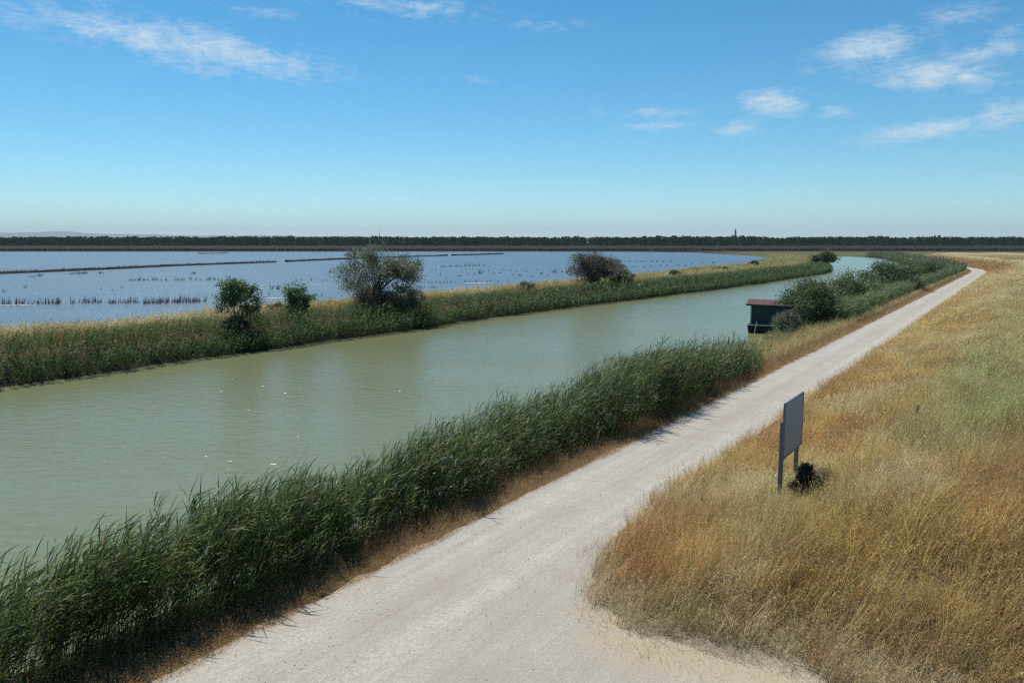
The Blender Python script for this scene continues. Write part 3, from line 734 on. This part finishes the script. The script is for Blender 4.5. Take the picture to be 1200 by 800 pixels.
shrub('bush', 'low green bush among the far bank grass, third bush right of the big brown one', 846, 40, 313, 17, 'bush', .02, .26, 1200, MIDG, 10, .04)
shrub('bush', 'low spreading bush on the far bank just right of the big brown bush', 790, 38, 318, 16, 'bush', .02, .24, 900, MIDG, 101, .04)
shrub('bush', 'pale low bush on the far bank, midway to the canal bend', 882, 42, 306, 12, 'bush', .02, .28, 900, MIDG, 102, .04)
shrub('bush', 'green bush on the tip of the far bank at the canal bend', 966, 36, 295, 24, 'bush', .02, .36, 1800, MIDG, 11, .05)
shrub('bush', 'small pointed dark bush left of the one on the bank tip', 954, 37, 299, 8, 'bush', .02, .3, 700, DARK, 12, .05)
shrub('bush', 'far dark bush on the green strip beyond the end of the canal', 1022, 0, 296, 14, 'bush', .02, .5, 900, DARK, 13, .05, xy=(1.0*(1022-600)/FPX*418, 418))
# near bank, beside the track
shrub('bush', 'large dense olive bush beside the hut, nearest of the near bank bushes', 951, 4.3, 329, 62, 'bush', .02, .15, 9000, ((.085, .11, .04), (.11, .13, .055), (.06, .08, .03)), 14, .09)
shrub('bush', 'low grey green bush pressing against the front wall of the hut', 926, 4.3, 363, 30, 'bush', .02, .13, 3200, GREYG, 15, .05)
shrub('bush', 'mid sized olive bush behind the large dense one on the near bank', 992, 4.6, 322, 56, 'bush', .02, .18, 5200, ((.08, .105, .042), (.1, .125, .05)), 16, .08)
shrub('bush', 'tall ragged dark bush farther along the near bank', 1041, 4.6, 303, 68, 'bush', .02, .22, 7600, ((.07, .1, .04), (.09, .12, .048), (.055, .075, .032)), 17, .1, .3)
shrub('bush', 'low bright green bush filling the gap before the tall ragged dark bush', 1016, 4.0, 328, 44, 'bush', .0, .2, 3600, ((.1, .14, .05), (.12, .16, .06)), 171, .05)
shrub('bush', 'low olive bush tucked between the large dense bush and the mid sized one', 972, 3.6, 345, 36, 'bush', .0, .16, 3200, ((.1, .13, .05), (.085, .105, .042)), 172, .05)
shrub('bush', 'dark upright bush at the end of the near bank row, nearest the bend', 1076, 4.2, 309, 28, 'bush', .02, .24, 3000, DARK, 18, .06)

# near-black leaf clump added to stand in for the sign's cast shadow
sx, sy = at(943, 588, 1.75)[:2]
shrub('shadow_clump', 'small dark leaf clump standing in for the shadow of the grey sign', 0, 0, 549, 30, 'shadow_clump', .02, .06, 3600, ((.018, .024, .011), (.026, .032, .015)), 21, .02, xy=(float(sx), float(sy)), lobes=5, zb=float(ground_z(np.array([sx, sy])@N0-10.7, np.array([sx, sy])@D0)))

# pine wood beyond the marsh: reads as one mass
B = Batch(); npine = 2100
x = rng.uniform(-1250, 1250, npine); y = rng.uniform(1330, 1480, npine)
x[:700] = np.linspace(-1250, 1250, 700)+rng.normal(0, 3, 700); y[:700] = 1335+rng.normal(0, 9, 700)
hh = 10.6+5.6*fbm(x/55, y/60)+rng.normal(0, 1.0, npine)
for k_ in range(52):
    a = rng.uniform(0, 6.28, npine); r = np.sqrt(rng.random(npine))*rng.uniform(3.6, 6.4, npine)
    P = np.stack([x+np.cos(a)*r, y+np.sin(a)*r, hh-rng.random(npine)**1.3*hh*.9-.05*r*r*(k_ < 30)], -1)
    P[:, 2] = np.maximum(P[:, 2], .8)
    cc = np.array([.042, .06, .028])*(.6+.8*fbm(x/7, y/7))[:, None]*rng.uniform(.85, 1.15, (npine, 1))
    q = 1 if k_ < 30 else 1.7
    B.flakes(P, rng.uniform(2, 3.6, npine)*q, rng.uniform(1.4, 2.6, npine)*q, cc, flat=.35)
n = 3000; x = rng.uniform(-1250, 1250, n); y = rng.uniform(1270, 1325, n)
B.flakes(np.stack([x, y, rng.uniform(.4, 3.6, n)], -1), 3.2, 2.2, np.array([.06, .055, .03])*rng.uniform(.6, 1.2, (n, 1)))
tag(B.build('pine_wood', M_WOOD), 'long dark pine wood stretching across the whole horizon', 'forest', kind='stuff')
B = Batch()
n = 9000; x = rng.uniform(-650, 620, n); y = 600+np.abs(rng.normal(0, 60, n))
z = np.full(n, .35)
B.ribbons(np.stack([x, y, z], -1), rng.uniform(0, 6.28, n), 1.4, rng.uniform(.6, 1.7, n), .9, .1, 2, np.array([.034, .025, .02])*rng.uniform(.6, 1.3, (n, 1)), 'stem', roll=rng.normal(0, .3, n))
tag(B.build('marsh_reeds', M_GRASS), 'russet marsh reeds along the far shore of the blue lagoon', 'reeds', kind='stuff')

# ------------------------------------------------------------------ lagoon: dikes, stems
def dike(pts, label, wid, hgt):
    P = np.array([at(a, b, 0)[:2] for a, b in pts])
    s = np.concatenate([[0], np.cumsum(np.linalg.norm(np.diff(P, axis=0), axis=1))]); q = np.arange(0, s[-1], .8)
    cx, cy = np.interp(q, s, P[:, 0]), np.interp(q, s, P[:, 1])
    tx, ty = np.gradient(cx), np.gradient(cy); l = np.hypot(tx, ty); nx, ny = -ty/l, tx/l
    k = np.linspace(-1, 1, 9)[:, None]
    wv = wid*(.3+1.3*fbm(q/7, q*0+3))*np.minimum(1, np.minimum(q, q[-1]-q)/4+.1)
    X = cx+nx*k*wv; Y = cy+ny*k*wv
    Z = -.3+(hgt+.3)*(1-k**2)*(.35+1.2*fbm(q/9, q*0+k*2))*np.ones_like(X)
    o = sheet('dike', X, Y, Z, M_GROUND, tint=np.broadcast_to(np.array([.03, .024, .02]), X.shape+(3,)))
    tag(o, label, 'dike', kind='structure')
    n = int(q[-1]*11); f = rng.integers(0, len(q), n); kk = rng.uniform(-.8, .8, n)
    B = Batch(); Pp = np.stack([cx[f]+nx[f]*kk*wv[f], cy[f]+ny[f]*kk*wv[f], np.full(n, hgt*.5)], -1)
    B.ribbons(Pp, WIND+rng.normal(0, 1, n), rng.uniform(1.1, 1.5, n), rng.uniform(.25, .9, n)*(.5+fbm(q[f]/5, q[f]*0)), .12, .2, 2, np.array([.05, .042, .03])*rng.uniform(.6, 1.3, (n, 1)), 'stem', roll=rng.normal(0, .4, n))
    return B
b1 = dike([(-60, 324), (0, 321), (60, 318.6), (120, 316), (200, 312), (325, 307.4)], 'low dark mud dike', 1.6, .55)
b2 = dike([(334, 307), (420, 303.2), (470, 301.4), (525, 299.8)], 'low dark mud dike', 1.7, .55)
b3 = dike([(529, 299.6), (560, 298.8), (590, 297.8)], 'low dark mud dike', 1.8, .6)
b4 = dike([(232, 297.4), (248, 297.2), (268, 297)], 'low dark mud islet', 2, .35)
for b, l in ((b1, 'dark scrubby sedge on the long dike at left in the lagoon'), (b2, 'dark scrubby sedge on the dike behind the wide grey tree'), (b3, 'sedge on the short farthest dike'), (b4, 'sedge on the tiny islet near the far shore')):
    tag(b.build('sedge', M_GRASS), l, 'grass', kind='stuff')

def tuft(px, py, hpx, wpx, label, group, n=None, name='reed_tuft', cat='reeds'):
    p = at(px, py, 0.01); s = p[1]/FPX
    h = hpx*s; w = max(wpx*s, .12)
    n = n or int(np.clip(wpx*4, 7, 60))
    x = rng.uniform(-.5, .5, n)*w; y = rng.normal(0, .25, n)*w
    H = h*rng.uniform(.55, 1.1, n)*np.sqrt(np.clip(1.15-(2*x/w)**2*.7, .2, 1))
    B = Batch()
    B.ribbons(np.stack([x, y, np.full(n, -.3)], -1), WIND+rng.normal(0, 1.2, n), rng.uniform(1.15, 1.55, n), H+.3, max(.05, s*.42), rng.uniform(0, .25, n), 3,
              np.array([.035, .03, .028])*rng.uniform(.7, 1.4, (n, 1)), 'stem', roll=rng.normal(0, .5, n))
    a = np.linspace(0, 2*np.pi, 13)[:-1]; k1 = np.stack([np.cos(a)*w*.56, np.sin(a)*w*.4, np.full(12, -.1)], -1); k2 = np.stack([np.cos(a)*w*.4, np.sin(a)*w*.26, np.full(12, .016)], -1)
    vv = np.vstack([k1, k2]); ff = [[i, (i+1) % 12, 12+(i+1) % 12, 12+i] for i in range(12)]+[[12, 13, 14, 23], [14, 15, 22, 23], [15, 16, 21, 22], [16, 17, 20, 21], [17, 18, 19, 20]]
    B.add(vv, np.array(ff), np.array([.04, .033, .028]))
    o = B.build(name, M_GRASS); o.location = p
    return tag(o, label, cat, group)
# lone clumps, each with its own look and place
for (a, b, h, w, l) in [
    (37, 324.6, 2, 9, 'flat low clump of dead stems in front of the long dike, nearest the left'),
    (47, 323.6, 5, 6, 'dark rounded clump of stems before the long dike, right of the flat one'),
    (84, 321.2, 3, 6, 'first of three dark clumps in a line close under the long dike'),
    (91, 321, 4.5, 6, 'middle of three dark clumps in a line close under the long dike'),
    (98.5, 320.8, 4.5, 7, 'last of three dark clumps in a line close under the long dike'),
    (118, 320.8, 4, 6, 'dark clump standing alone under the long dike, right of the three'),
    (29.5, 337, 5.5, 3.4, 'upright dark clump alone in open water at left of the lagoon'),
    (5, 342, 6, 3, 'thin upright clump at the left edge of the lagoon'),
    (148, 360.5, 2.2, 3, 'tiny dark clump in the water before the reed rows'),
    (227, 321, 4.6, 5, 'round dark clump above the far line of stems at left'),
    (318, 339, 9, 3.2, 'tall dark clump above the straw bank, left of a pair'),
    (325.5, 339, 9, 4, 'tall dark clump above the straw bank, right of a pair'),
    (386, 319.6, 4.6, 4, 'dark round clump close left of the wide grey green tree'),
    (364, 328.8, 4.2, 2.5, 'slim dark clump in open water left of the wide tree'),
    (493, 317.6, 5, 6, 'low dark clump just right of the wide grey green tree'),
    (562, 320.4, 5.6, 4.5, 'dark blocky clump in mid lagoon right of the wide tree'),
    (609, 323.4, 3.6, 3.6, 'small dark clump below the others, near the small round bush'),
    (650, 319.4, 5.4, 4.6, 'dark blocky clump left of the big brown bush, largest of three'),
    (658, 319, 3.2, 2.2, 'slim clump left of the big brown bush, middle of three'),
    (664.5, 318.6, 3.2, 2.6, 'small clump nearest the big brown bush, last of three'),
    (492, 337.4, 2.6, 7, 'flat dark clump by the straw bank at the right foot of the wide tree'),
    (508, 337, 2.6, 10, 'wider flat dark clump by the straw bank right of the wide tree'),
    (544, 330.4, 4.5, 3.4, 'left upright clump along the near shallows before the bank'),
    (558, 330.4, 4.2, 3.4, 'right upright clump along the near shallows before the bank'),
    (836, 308.8, 3, 3.2, 'dark clump off the shore of the lagoon at right'),
    (823, 308.4, 2.4, 2.4, 'small clump off the shore of the lagoon at right')]:
    tuft(a, b, h, w, l, 'clumps of dead stems in the lagoon')
def row(xs, y0, y1, h, w, label, group, n=None, jit=1.0):
    xs = list(xs)
    for i, x in enumerate(xs):
        f = i/max(1, len(xs)-1)
        tuft(x+rng.uniform(-.6, .6), y0+(y1-y0)*f+rng.uniform(-.5, .5)*jit, h*rng.uniform(.65, 1.2), w*rng.uniform(.7, 1.3), label, group, n)
row([153, 157.5, 161, 163.5, 168, 173, 179, 184, 189, 194, 205, 208, 214, 223, 229, 235, 243, 247, 251, 255.5], 328.8, 327.6, 4.8, 3, 'one of the short dark stems in the broken line out in the lagoon at left', 'broken line of stems left')
row([516, 519, 522, 526, 530, 533, 536.5, 540, 546, 550, 553.5, 557, 561, 567], 312.8, 311.6, 3.4, 2.6, 'one of the dark stems in the straight far line right of the wide tree', 'straight far line of stems')
row([727, 732, 738, 746, 752, 757, 764, 770, 777, 786], 306.9, 306.6, 2.0, 3.6, 'one of the dark dots in the far line right of the big brown bush', 'far dotted line of stems')
row([296, 303, 306, 314, 333, 338, 342, 352, 357, 362, 369, 376], 345, 347, 6, 1.4, 'one of the thin stems in the shallows behind the two bright green trees', 'thin stems in the shallows')
row([347, 353, 379, 383, 391, 361, 377, 354, 397, 402], 327, 333, 2.6, 1.8, 'one of the small scattered stems left of the wide grey green tree', 'scattered stems left of the wide tree', jit=6)
row([502, 506, 511, 515, 520, 524, 528, 533, 549, 554, 565, 570, 575, 583, 594], 331.5, 330.2, 3.6, 1.6, 'one of the thin stems in the near shallows right of the wide tree', 'thin near stems right of the wide tree')
row([506, 511, 567, 573, 590, 598, 605, 611, 617, 629], 317.5, 317.5, 2.4, 2, 'one of the small scattered stems in mid lagoon', 'scattered stems in mid lagoon', jit=3)
row([486, 498, 515, 523, 537, 549, 556, 578, 586, 601, 623, 634, 641, 646], 324.5, 321, 3.0, 2.6, 'one of the loose dark tufts in mid lagoon between wide tree and brown bush', 'loose mid lagoon tufts', jit=6)
row([118, 131, 143, 267, 274, 283, 291, 299, 404, 396], 337, 333, 3.2, 2.4, 'one of the loose dark tufts between the dike and the near reed rows', 'loose tufts at left', jit=8)
row([690, 742, 755, 762, 773, 781, 795, 803, 811], 313.5, 310.2, 2.4, 3, 'one of the dark tufts close to the bank behind the big brown bush', 'tufts along the bank at right', jit=2)
def reed_row(x0, x1, y0, y1, h, label, dens=3.2):
    n = int((x1-x0)*dens); B = Batch()
    px = rng.uniform(x0, x1, n); f = (px-x0)/(x1-x0); py = y0+(y1-y0)*f+rng.normal(0, .9, n)
    k = fbm(px/5, px*0+3) > .33; px, py = px[k], py[k]; n = len(px)
    P = np.array([at(a, b, -.2) for a, b in zip(px, py)]); s = P[:, 1]/FPX
    H = s*h*rng.uniform(.35, 1.15, n)*(.6+.7*fbm(px/4, px*0+1))
    B.ribbons(P, WIND+rng.normal(0, 1, n), rng.uniform(1.3, 1.56, n), H, .075, rng.uniform(0, .15, n), 2, np.array([.062, .05, .055])*rng.uniform(.6, 1.5, (n, 1)), 'stem', roll=rng.normal(0, .4, n))
    tag(B.build('reed_row', M_GRASS), label, 'reeds', kind='stuff')
reed_row(-20, 73, 358.5, 357.5, 11, 'row of dead reeds at the left edge of the lagoon, pale mud at its foot')
reed_row(82, 120, 357, 356.6, 9, 'short row of dead reeds, second from the left edge of the lagoon')
reed_row(122, 164, 357, 356.6, 8.5, 'low row of dead reeds, third from the left edge of the lagoon')
reed_row(167, 241, 357.5, 355.5, 10, 'darkest row of dead reeds, ending just left of the ragged bright green tree', 4)
# pale mud bars just breaking the surface
def bar(x0, x1, y, wid):
    q = np.linspace(x0, x1, 30); P = np.array([at(a, y+rng.uniform(-.2, .2), 0) for a in q])
    k = np.linspace(-1, 1, 5)[:, None]; wv = wid*np.sin(np.pi*np.linspace(.02, .98, 30))*(.5+fbm(q/3, q*0))
    tag(sheet('mud_bar', P[None, :, 0]+0*k, P[None, :, 1]+k*wv, .03+.05*(1-k**2)+0*P[None, :, 0], M_GROUND, tint=np.broadcast_to(np.array([.5, .46, .4]), (5, 30, 3))), kind='structure')
bar(-10, 46, 357.8, .5); bar(310, 345, 349.5, .9); bar(540, 580, 331.6, .9)

# ------------------------------------------------------------------ hut on the canal
m, t, out, _ = material('dark_plank')
ob = t.new('ShaderNodeTexCoord').outputs['Object']
w_ = t.new('ShaderNodeTexWave', wave_type='BANDS', bands_direction='X'); w_.inputs['Scale'].default_value = 3.4; w_.inputs['Distortion'].default_value = .3; t.link(ob, w_.inputs['Vector'])
n = t.noise(t.mapping(ob, (5, 5, .8)), 1.5, 4)
c = t.mix(n, (.022, .05, .052), (.045, .085, .085)); c = t.mix(t.math('MULTIPLY', t.math('GREATER_THAN', w_.outputs['Fac'], .93), .6), c, (.012, .013, .014))
p = principled(t, c, .8, .25); t.link(p.outputs[0], out); M_PLANK = m
m, t, out, _ = material('red_roof_sheet')
ob = t.new('ShaderNodeTexCoord').outputs['Object']
w_ = t.new('ShaderNodeTexWave', wave_type='BANDS', bands_direction='X'); w_.inputs['Scale'].default_value = 4; t.link(ob, w_.inputs['Vector'])
n = t.noise(ob, 2.2, 5, .65); c = t.mix(n, (.1, .036, .034), (.16, .07, .062))
p = principled(t, c, .75, .3); b = t.new('ShaderNodeBump'); b.inputs['Distance'].default_value = .03; t.link(w_.outputs['Fac'], b.inputs['Height']); t.link(b.outputs[0], p.inputs['Normal']); t.link(p.outputs[0], out); M_ROOF = m
M_TRIM = wood('pale_trim', (.42, .44, .43), (.6, .62, .6)); M_TEAL = wood('dark_teal_paint', (.03, .06, .06), (.06, .1, .095)); M_HULL = wood('tarred_hull', (.012, .012, .013), (.03, .03, .032))
hp = at(878.5, 388.5, 0); ang = R_(-21)                               # front wall runs to the right
hut = tag(empty('fishing_hut', hp, ang), 'dark plank fishing hut with a reddish sloping roof over the canal water', 'hut')
WID, DEP, Z0, ZF, ZB = 4.1, 2.5, .68, 2.18, 2.4
boxmesh('wall', M_PLANK, hut, (WID, .06, ZF-Z0), (WID/2+.06, .1, (ZF+Z0)/2))
boxmesh('wall', M_PLANK, hut, (.06, DEP-.12, ZF-Z0), (.1, DEP/2+.1, (ZF+Z0)/2))
boxmesh('wall', M_PLANK, hut, (.06, DEP-.12, ZF-Z0), (WID+.03, DEP/2+.1, (ZF+Z0)/2))
boxmesh('wall', M_PLANK, hut, (WID, .06, ZF-Z0), (WID/2+.06, DEP+.1, (ZF+Z0)/2))
boxmesh('corner_board', M_TRIM, hut, (.09, .09, ZF-Z0-.02), (.045, .045, (ZF+Z0)/2))
boxmesh('roof', M_ROOF, hut, (WID+.75, DEP+.7, .05), (WID/2-.0, DEP/2+.1, ZF+.2), (R_(4), R_(1.0), 0))
boxmesh('fascia', M_TEAL, hut, (WID+.72, .05, .12), (WID/2-.0, -.235, ZF+.045), (0, R_(1.0), 0))
boxmesh('floor', M_HULL, hut, (WID+.2, DEP+.2, .07), (WID/2+.03, DEP/2+.05, Z0-.04))
for (a, b) in ((.25, .3), (WID-.2, .3), (.25, DEP-.1), (WID-.2, DEP-.1)):
    boxmesh('pile', M_POST, hut, (.16, .16, 2.0), (a, b, Z0-1.08))
bp = at(875.5, 389.8, 0)
barge = tag(empty('punt', bp, ang), 'black flat hulled punt with a pale rim moored before the dark hut', 'boat')
import bmesh
bm = bmesh.new()
LB, WB, HB = 2.3, .95, .62
pr = [(-.02, HB), (.12, -.12), (LB-.1, -.12), (LB+.06, HB)]
for y in (0, WB): [bm.verts.new((a, y, c)) for a, c in pr]
bm.verts.ensure_lookup_table(); v = bm.verts
for f in ((0, 1, 2, 3), (7, 6, 5, 4), (1, 5, 6, 2), (0, 4, 5, 1), (3, 2, 6, 7), (0, 3, 7, 4)): bm.faces.new([v[i] for i in f])
bmesh.ops.recalc_face_normals(bm, faces=bm.faces)
top_ = [f for f in bm.faces if all(abs(x.co.z-HB) < 1e-4 for x in f.verts)]
r_ = bmesh.ops.inset_region(bm, faces=top_, thickness=.09)
for f in top_:
    for x in f.verts: x.co.z -= .4
me = bpy.data.meshes.new('hull'); bm.to_mesh(me); bm.free(); me.materials.append(M_HULL)
o = bpy.data.objects.new('hull', me); COL.objects.link(o); o.parent = barge
bw = .06
boxmesh('rim', M_TRIM, barge, (LB+.1, .09, .045), (LB/2+.02, .03, HB+.026)); boxmesh('rim', M_TRIM, barge, (LB+.1, .09, .045), (LB/2+.02, WB-.03, HB+.026))
B = Batch(); B.tube([(-.12, 0, -.5), (.0, .01, .4), (.12, .02, 1.0)], [.03, .03, .028], (.2, .2, .19)); o = B.build('pole', M_TRIM); p_ = at(885, 390.9, 0); o.location = p_
tag(o, 'pale slanting pole leaning against the side of the black punt', 'pole')
def stake(px, py, z, h, r, tilt, label, mat=M_POST, z0=-.6):
    p = at(px, py, z); B = Batch()
    B.tube([(0, 0, z0), (tilt*.45, 0, h*.5), (tilt, 0, h)], [r, r*.95, r*.85], (.06, .05, .045)); o = B.build('stake', mat); o.location = p
    return tag(o, label, 'stake')
stake(883.6, 409, 0, .62, .07, .12, 'left leaning stake of the close pair in the canal below the hut')
stake(886.8, 408.6, 0, .66, .07, -.02, 'right upright stake of the close pair in the canal below the hut')
stake(853, 404, 0, .5, .05, .05, 'thin single stake standing alone in the canal left of the pair')
stake(1072.5, 489, 2.6, .36, .045, .07, 'short dark stake poking out of the green gold grass on the levee', z0=-.8)

# ------------------------------------------------------------------ sign
m, t, out, _ = material('grey_sign_metal')
ob = t.new('ShaderNodeTexCoord').outputs['Object']
n = t.noise(ob, 2.2, 5); n2 = t.noise(t.mapping(ob, (9, 9, 5)), 1.6, 4)
c = t.mix(n, (.28, .295, .32), (.36, .375, .4))
so_ = t.new('ShaderNodeSeparateXYZ'); t.link(ob, so_.inputs[0])       # worn, unreadable rows of print
line = t.math('GREATER_THAN', t.math('FRACT', t.math('MULTIPLY', so_.outputs[2], 7.5)), .55)
cell = t.math('GREATER_THAN', t.noise(t.mapping(ob, (24, 0, 22)), 1, 2), .52)
area = t.math('MULTIPLY', t.math('LESS_THAN', t.math('ABSOLUTE', so_.outputs[0]), .62), t.math('LESS_THAN', t.math('ABSOLUTE', so_.outputs[2]), .36))
c = t.mix(t.math('MULTIPLY', t.math('MULTIPLY', t.math('MULTIPLY', line, cell), area), t.math('MULTIPLY', n2, .55)), c, (.09, .1, .12))
p = principled(t, c, .55, .4); p.inputs['Metallic'].default_value = .15; t.link(p.outputs[0], out); M_SIGN = m
m, t, out, _ = material('faded_letter'); p = principled(t, (.13, .14, .155), .6, .3); t.link(p.outputs[0], out); M_MARK = m
m, t, out, _ = material('blue_grey_post'); ob = t.new('ShaderNodeTexCoord').outputs['Object']
p = principled(t, t.mix(t.noise(ob, 6, 4), (.11, .125, .16), (.17, .185, .22)), .5, .4); t.link(p.outputs[0], out); M_SPOST = m
sx, sy = pos(-6.36, 17.82); sz = float(ground_z(-6.36, 17.9)); ang = R_(57)
sign = tag(empty('information_sign', (float(sx), float(sy), sz), ang), 'grey metal board on two square posts seen from the side in the dry grass', 'sign')
ztop = z_at(466, float(sy)*1.0)-sz; ztop -= .15; PH = 1.23; PL = 1.66
boxmesh('panel', M_SIGN, sign, (PL, .035, PH), (PL/2, 0, ztop-PH/2), bevel=.006)
for (sz_, lc_) in (((PL+.03, .05, .03), (PL/2, 0, ztop+.013)), ((PL+.03, .05, .03), (PL/2, 0, ztop-PH-.013)), ((.03, .05, PH-.004), (-.013, 0, ztop-PH/2)), ((.03, .05, PH-.004), (PL+.013, 0, ztop-PH/2))):
    boxmesh('frame', M_SPOST, sign, sz_, lc_, bevel=.004)
for (a, top) in ((.1, ztop-.42), (PL-.12, ztop-.1)):
    boxmesh('post', M_SPOST, sign, (.085, .085, top+.4), (a, .0635, (top-.4)/2), bevel=.008)
# ------------------------------------------------------------------ tower beyond the wood
m, t, out, _ = material('tower_concrete'); p = principled(t, (.25, .25, .26), .8, .2); t.link(p.outputs[0], out)
ty = 2400; tx = (859.5-600)/FPX*ty
tower = tag(empty('tower', (tx, ty, .5)), 'slim grey tower rising above the dark pine wood on the horizon', 'tower')
def lathe(name, prof, par, n=16):
    bm = bmesh.new(); rings = [[bm.verts.new((r*math.cos(6.2832*i/n), r*math.sin(6.2832*i/n), z)) for i in range(n)] for r, z in prof]
    for a, b in zip(rings, rings[1:]):
        for i in range(n): bm.faces.new((a[i], a[(i+1) % n], b[(i+1) % n], b[i]))
    bm.faces.new(rings[-1]); bm.faces.new(rings[0][::-1])
    me = bpy.data.meshes.new(name); bm.to_mesh(me); bm.free(); me.materials.append(m)
    o = bpy.data.objects.new(name, me); COL.objects.link(o); o.parent = par
lathe('shaft', [(3.4, -1), (3.1, 20), (2.6, 37)], tower); lathe('gallery', [(2.6, 37), (3.3, 37.6), (3.3, 38.4), (2.2, 38.41)], tower); lathe('lantern', [(1.7, 38.41), (1.7, 42), (.4, 45.5)], tower)

# ------------------------------------------------------------------ render settings
scene.view_settings.view_transform = 'Standard'; scene.view_settings.look = 'None'; scene.view_settings.exposure = .25; scene.view_settings.gamma = 1
scene.view_settings.use_curve_mapping = False
scene.render.engine = 'CYCLES'
scene.cycles.max_bounces = 6; scene.cycles.diffuse_bounces = 2; scene.cycles.glossy_bounces = 2; scene.cycles.transmission_bounces = 3; scene.cycles.volume_bounces = 0
scene.cycles.use_denoising = False; scene.cycles.adaptive_threshold = .004; scene.cycles.sample_clamp_indirect = 4; scene.cycles.filter_width = 1.3
